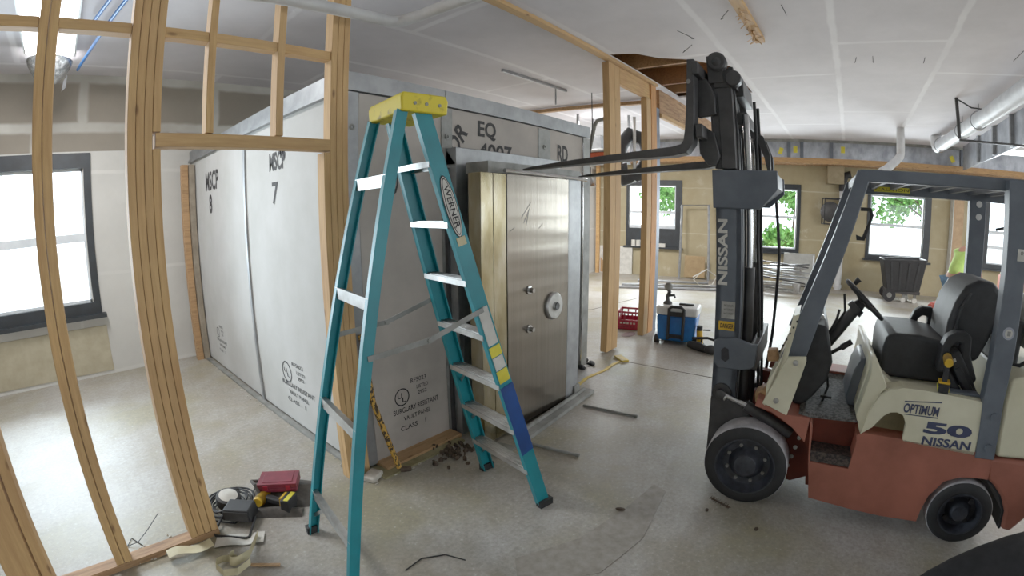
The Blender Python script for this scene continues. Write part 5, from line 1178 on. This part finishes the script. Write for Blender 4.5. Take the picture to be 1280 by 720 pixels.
# added dark roll standing in for a blurred dark shape near the lens
m = MB(); m.tube([(2.08, -.55, .05), (2.16, -.75, .14), (2.25, -1.0, .19), (2.34, -1.3, .235), (2.4, -1.7, .27), (2.42, -2.2, .28), (2.4, -2.6, .2)], [.03, .11, .175, .225, .26, .27, .16], 20)
m.build('dark_corner_roll', simple('black_cloth', (30, 30, 32), (20, 20, 22), rough=.95, scale=20), label='made-up dark roll beside the rear tyre for the blurred shape in the corner', cat='bag', smooth=True, subsurf=1)

# ------------------------------------------------------------------ outside
m = MB(); m.box(13.3, 60, -40, 40, -.3, -.25); m.box(-40, 13.3, 8.1, 60, -.3, -.25); m.build('ground', OUTG, kind='structure')
def tree(loc, h, r, seed, label, bush=False):
    random.seed(seed)
    t = empty('leafy_bush' if bush else 'leafy_tree', loc, 0, label, 'bush' if bush else 'tree')
    if not bush:
        m = MB(); m.tube([(0, 0, 0), (.05, .1, h*.3), (-.05, 0, h*.6), (.1, .1, h*.85)], [.14, .11, .08, .04], 10)
        for k in range(5):
            a = random.uniform(0, 6.28); z = h*random.uniform(.35, .7); m.tube([(0, 0, z), (r*.4*math.cos(a), r*.4*math.sin(a), z+.5), (r*.8*math.cos(a), r*.8*math.sin(a), z+.8)], [.05, .035, .015], 6)
        m.build('trunk', BARK, t)
    m = MB(); cl = [(random.uniform(-r, r)*.8, random.uniform(-r, r)*.8, (random.uniform(.2, h*.8) if bush else random.uniform(2.35, 4.2)), random.uniform(.3, .5)*r) for _ in range(20)]
    for k in range(5200):
        c = random.choice(cl); d = V((random.gauss(0, 1), random.gauss(0, 1), random.gauss(0, .8))); d = d.normalized()*c[3]*random.uniform(.5, 1.05)
        p = V(c[:3]) + d; s_ = random.uniform(.07, .14); a = V((random.gauss(0, 1), random.gauss(0, 1), random.gauss(0, 1))).normalized()*s_; b = a.cross(V((random.gauss(0, 1), random.gauss(0, 1), random.gauss(0, 1)))).normalized()*s_*.6
        m.add([p-a, p-b, p+a, p+b], [(0, 1, 2, 3)])
    m.build('foliage', LEAF, t)
def OP(s, off, z=-.25): return FP(s, z, off)
tree(OP(4.3, 7.0), 5.6, 1.9, 1, 'leafy tree outside seen through the window behind the framing posts')
tree(OP(-.4, 7.0), 5.2, 1.8, 2, 'leafy tree outside seen through the window beside the mast')
tree(OP(.9, 3.6), 1.75, 1.0, 3, 'low green bush outside below the window beside the mast', True)
tree(OP(-5.4, 6.8), 5.6, 1.8, 4, 'leafy tree outside seen through the right half of the window above the cart')
tree(OP(-2.35, 9.2), 6.4, 1.9, 8, 'farther leafy tree outside seen through the left half of the window above the cart')

# ------------------------------------------------------------------ light
w = bpy.data.worlds.new('world'); SC.world = w; w.use_nodes = True
bg = w.node_tree.nodes['Background']; bg.inputs[0].default_value = (.88, .95, 1, 1); bg.inputs[1].default_value = 3.6
def area(name, loc, rot, sx, sy, e, col=(1, 1, 1)):
    l = bpy.data.lights.new(name, 'AREA'); l.shape = 'RECTANGLE'; l.size = sx; l.size_y = sy; l.energy = e; l.color = col
    o = bpy.data.objects.new(name, l); COL.objects.link(o); o.location = loc; o.rotation_euler = rot
    return o
area('window_light', (-.65, BY+.35, 1.75), (math.radians(-90), 0, 0), 1.7, 1.6, 230, (.80, .91, 1))
for s_, wd in ((4.0, 1.3), (.9, 1.4), (-2.5, 1.4), (-5.8, 1.5)):
    p = FP(s_, 1.75, .95); area('window_light', p, (math.radians(90), 0, math.atan2(-FN.y, -FN.x) + math.radians(-90)), wd, 1.5, 250 if s_ > -5 else 140, (.93, .98, 1))
for x, y, e in ((7.5, -5, 220), (8.5, 5.0, 220)):
    area('ceiling_lamp_or_fill', (x, y, 3.5), (0, 0, 0), 1.2, 1.2, e, (1, .98, .97))  # added fill lights, no fixture hangs at these spots
area('ceiling_lamp_or_fill', (-.245, 4.7, 3.55), (0, 0, 0), .5, 1.8, 60, (1, 1, 1))
SC.view_settings.view_transform = 'Standard'
SC.view_settings.look = 'None'
SC.view_settings.exposure = 0.08
SC.view_settings.gamma = 1.24
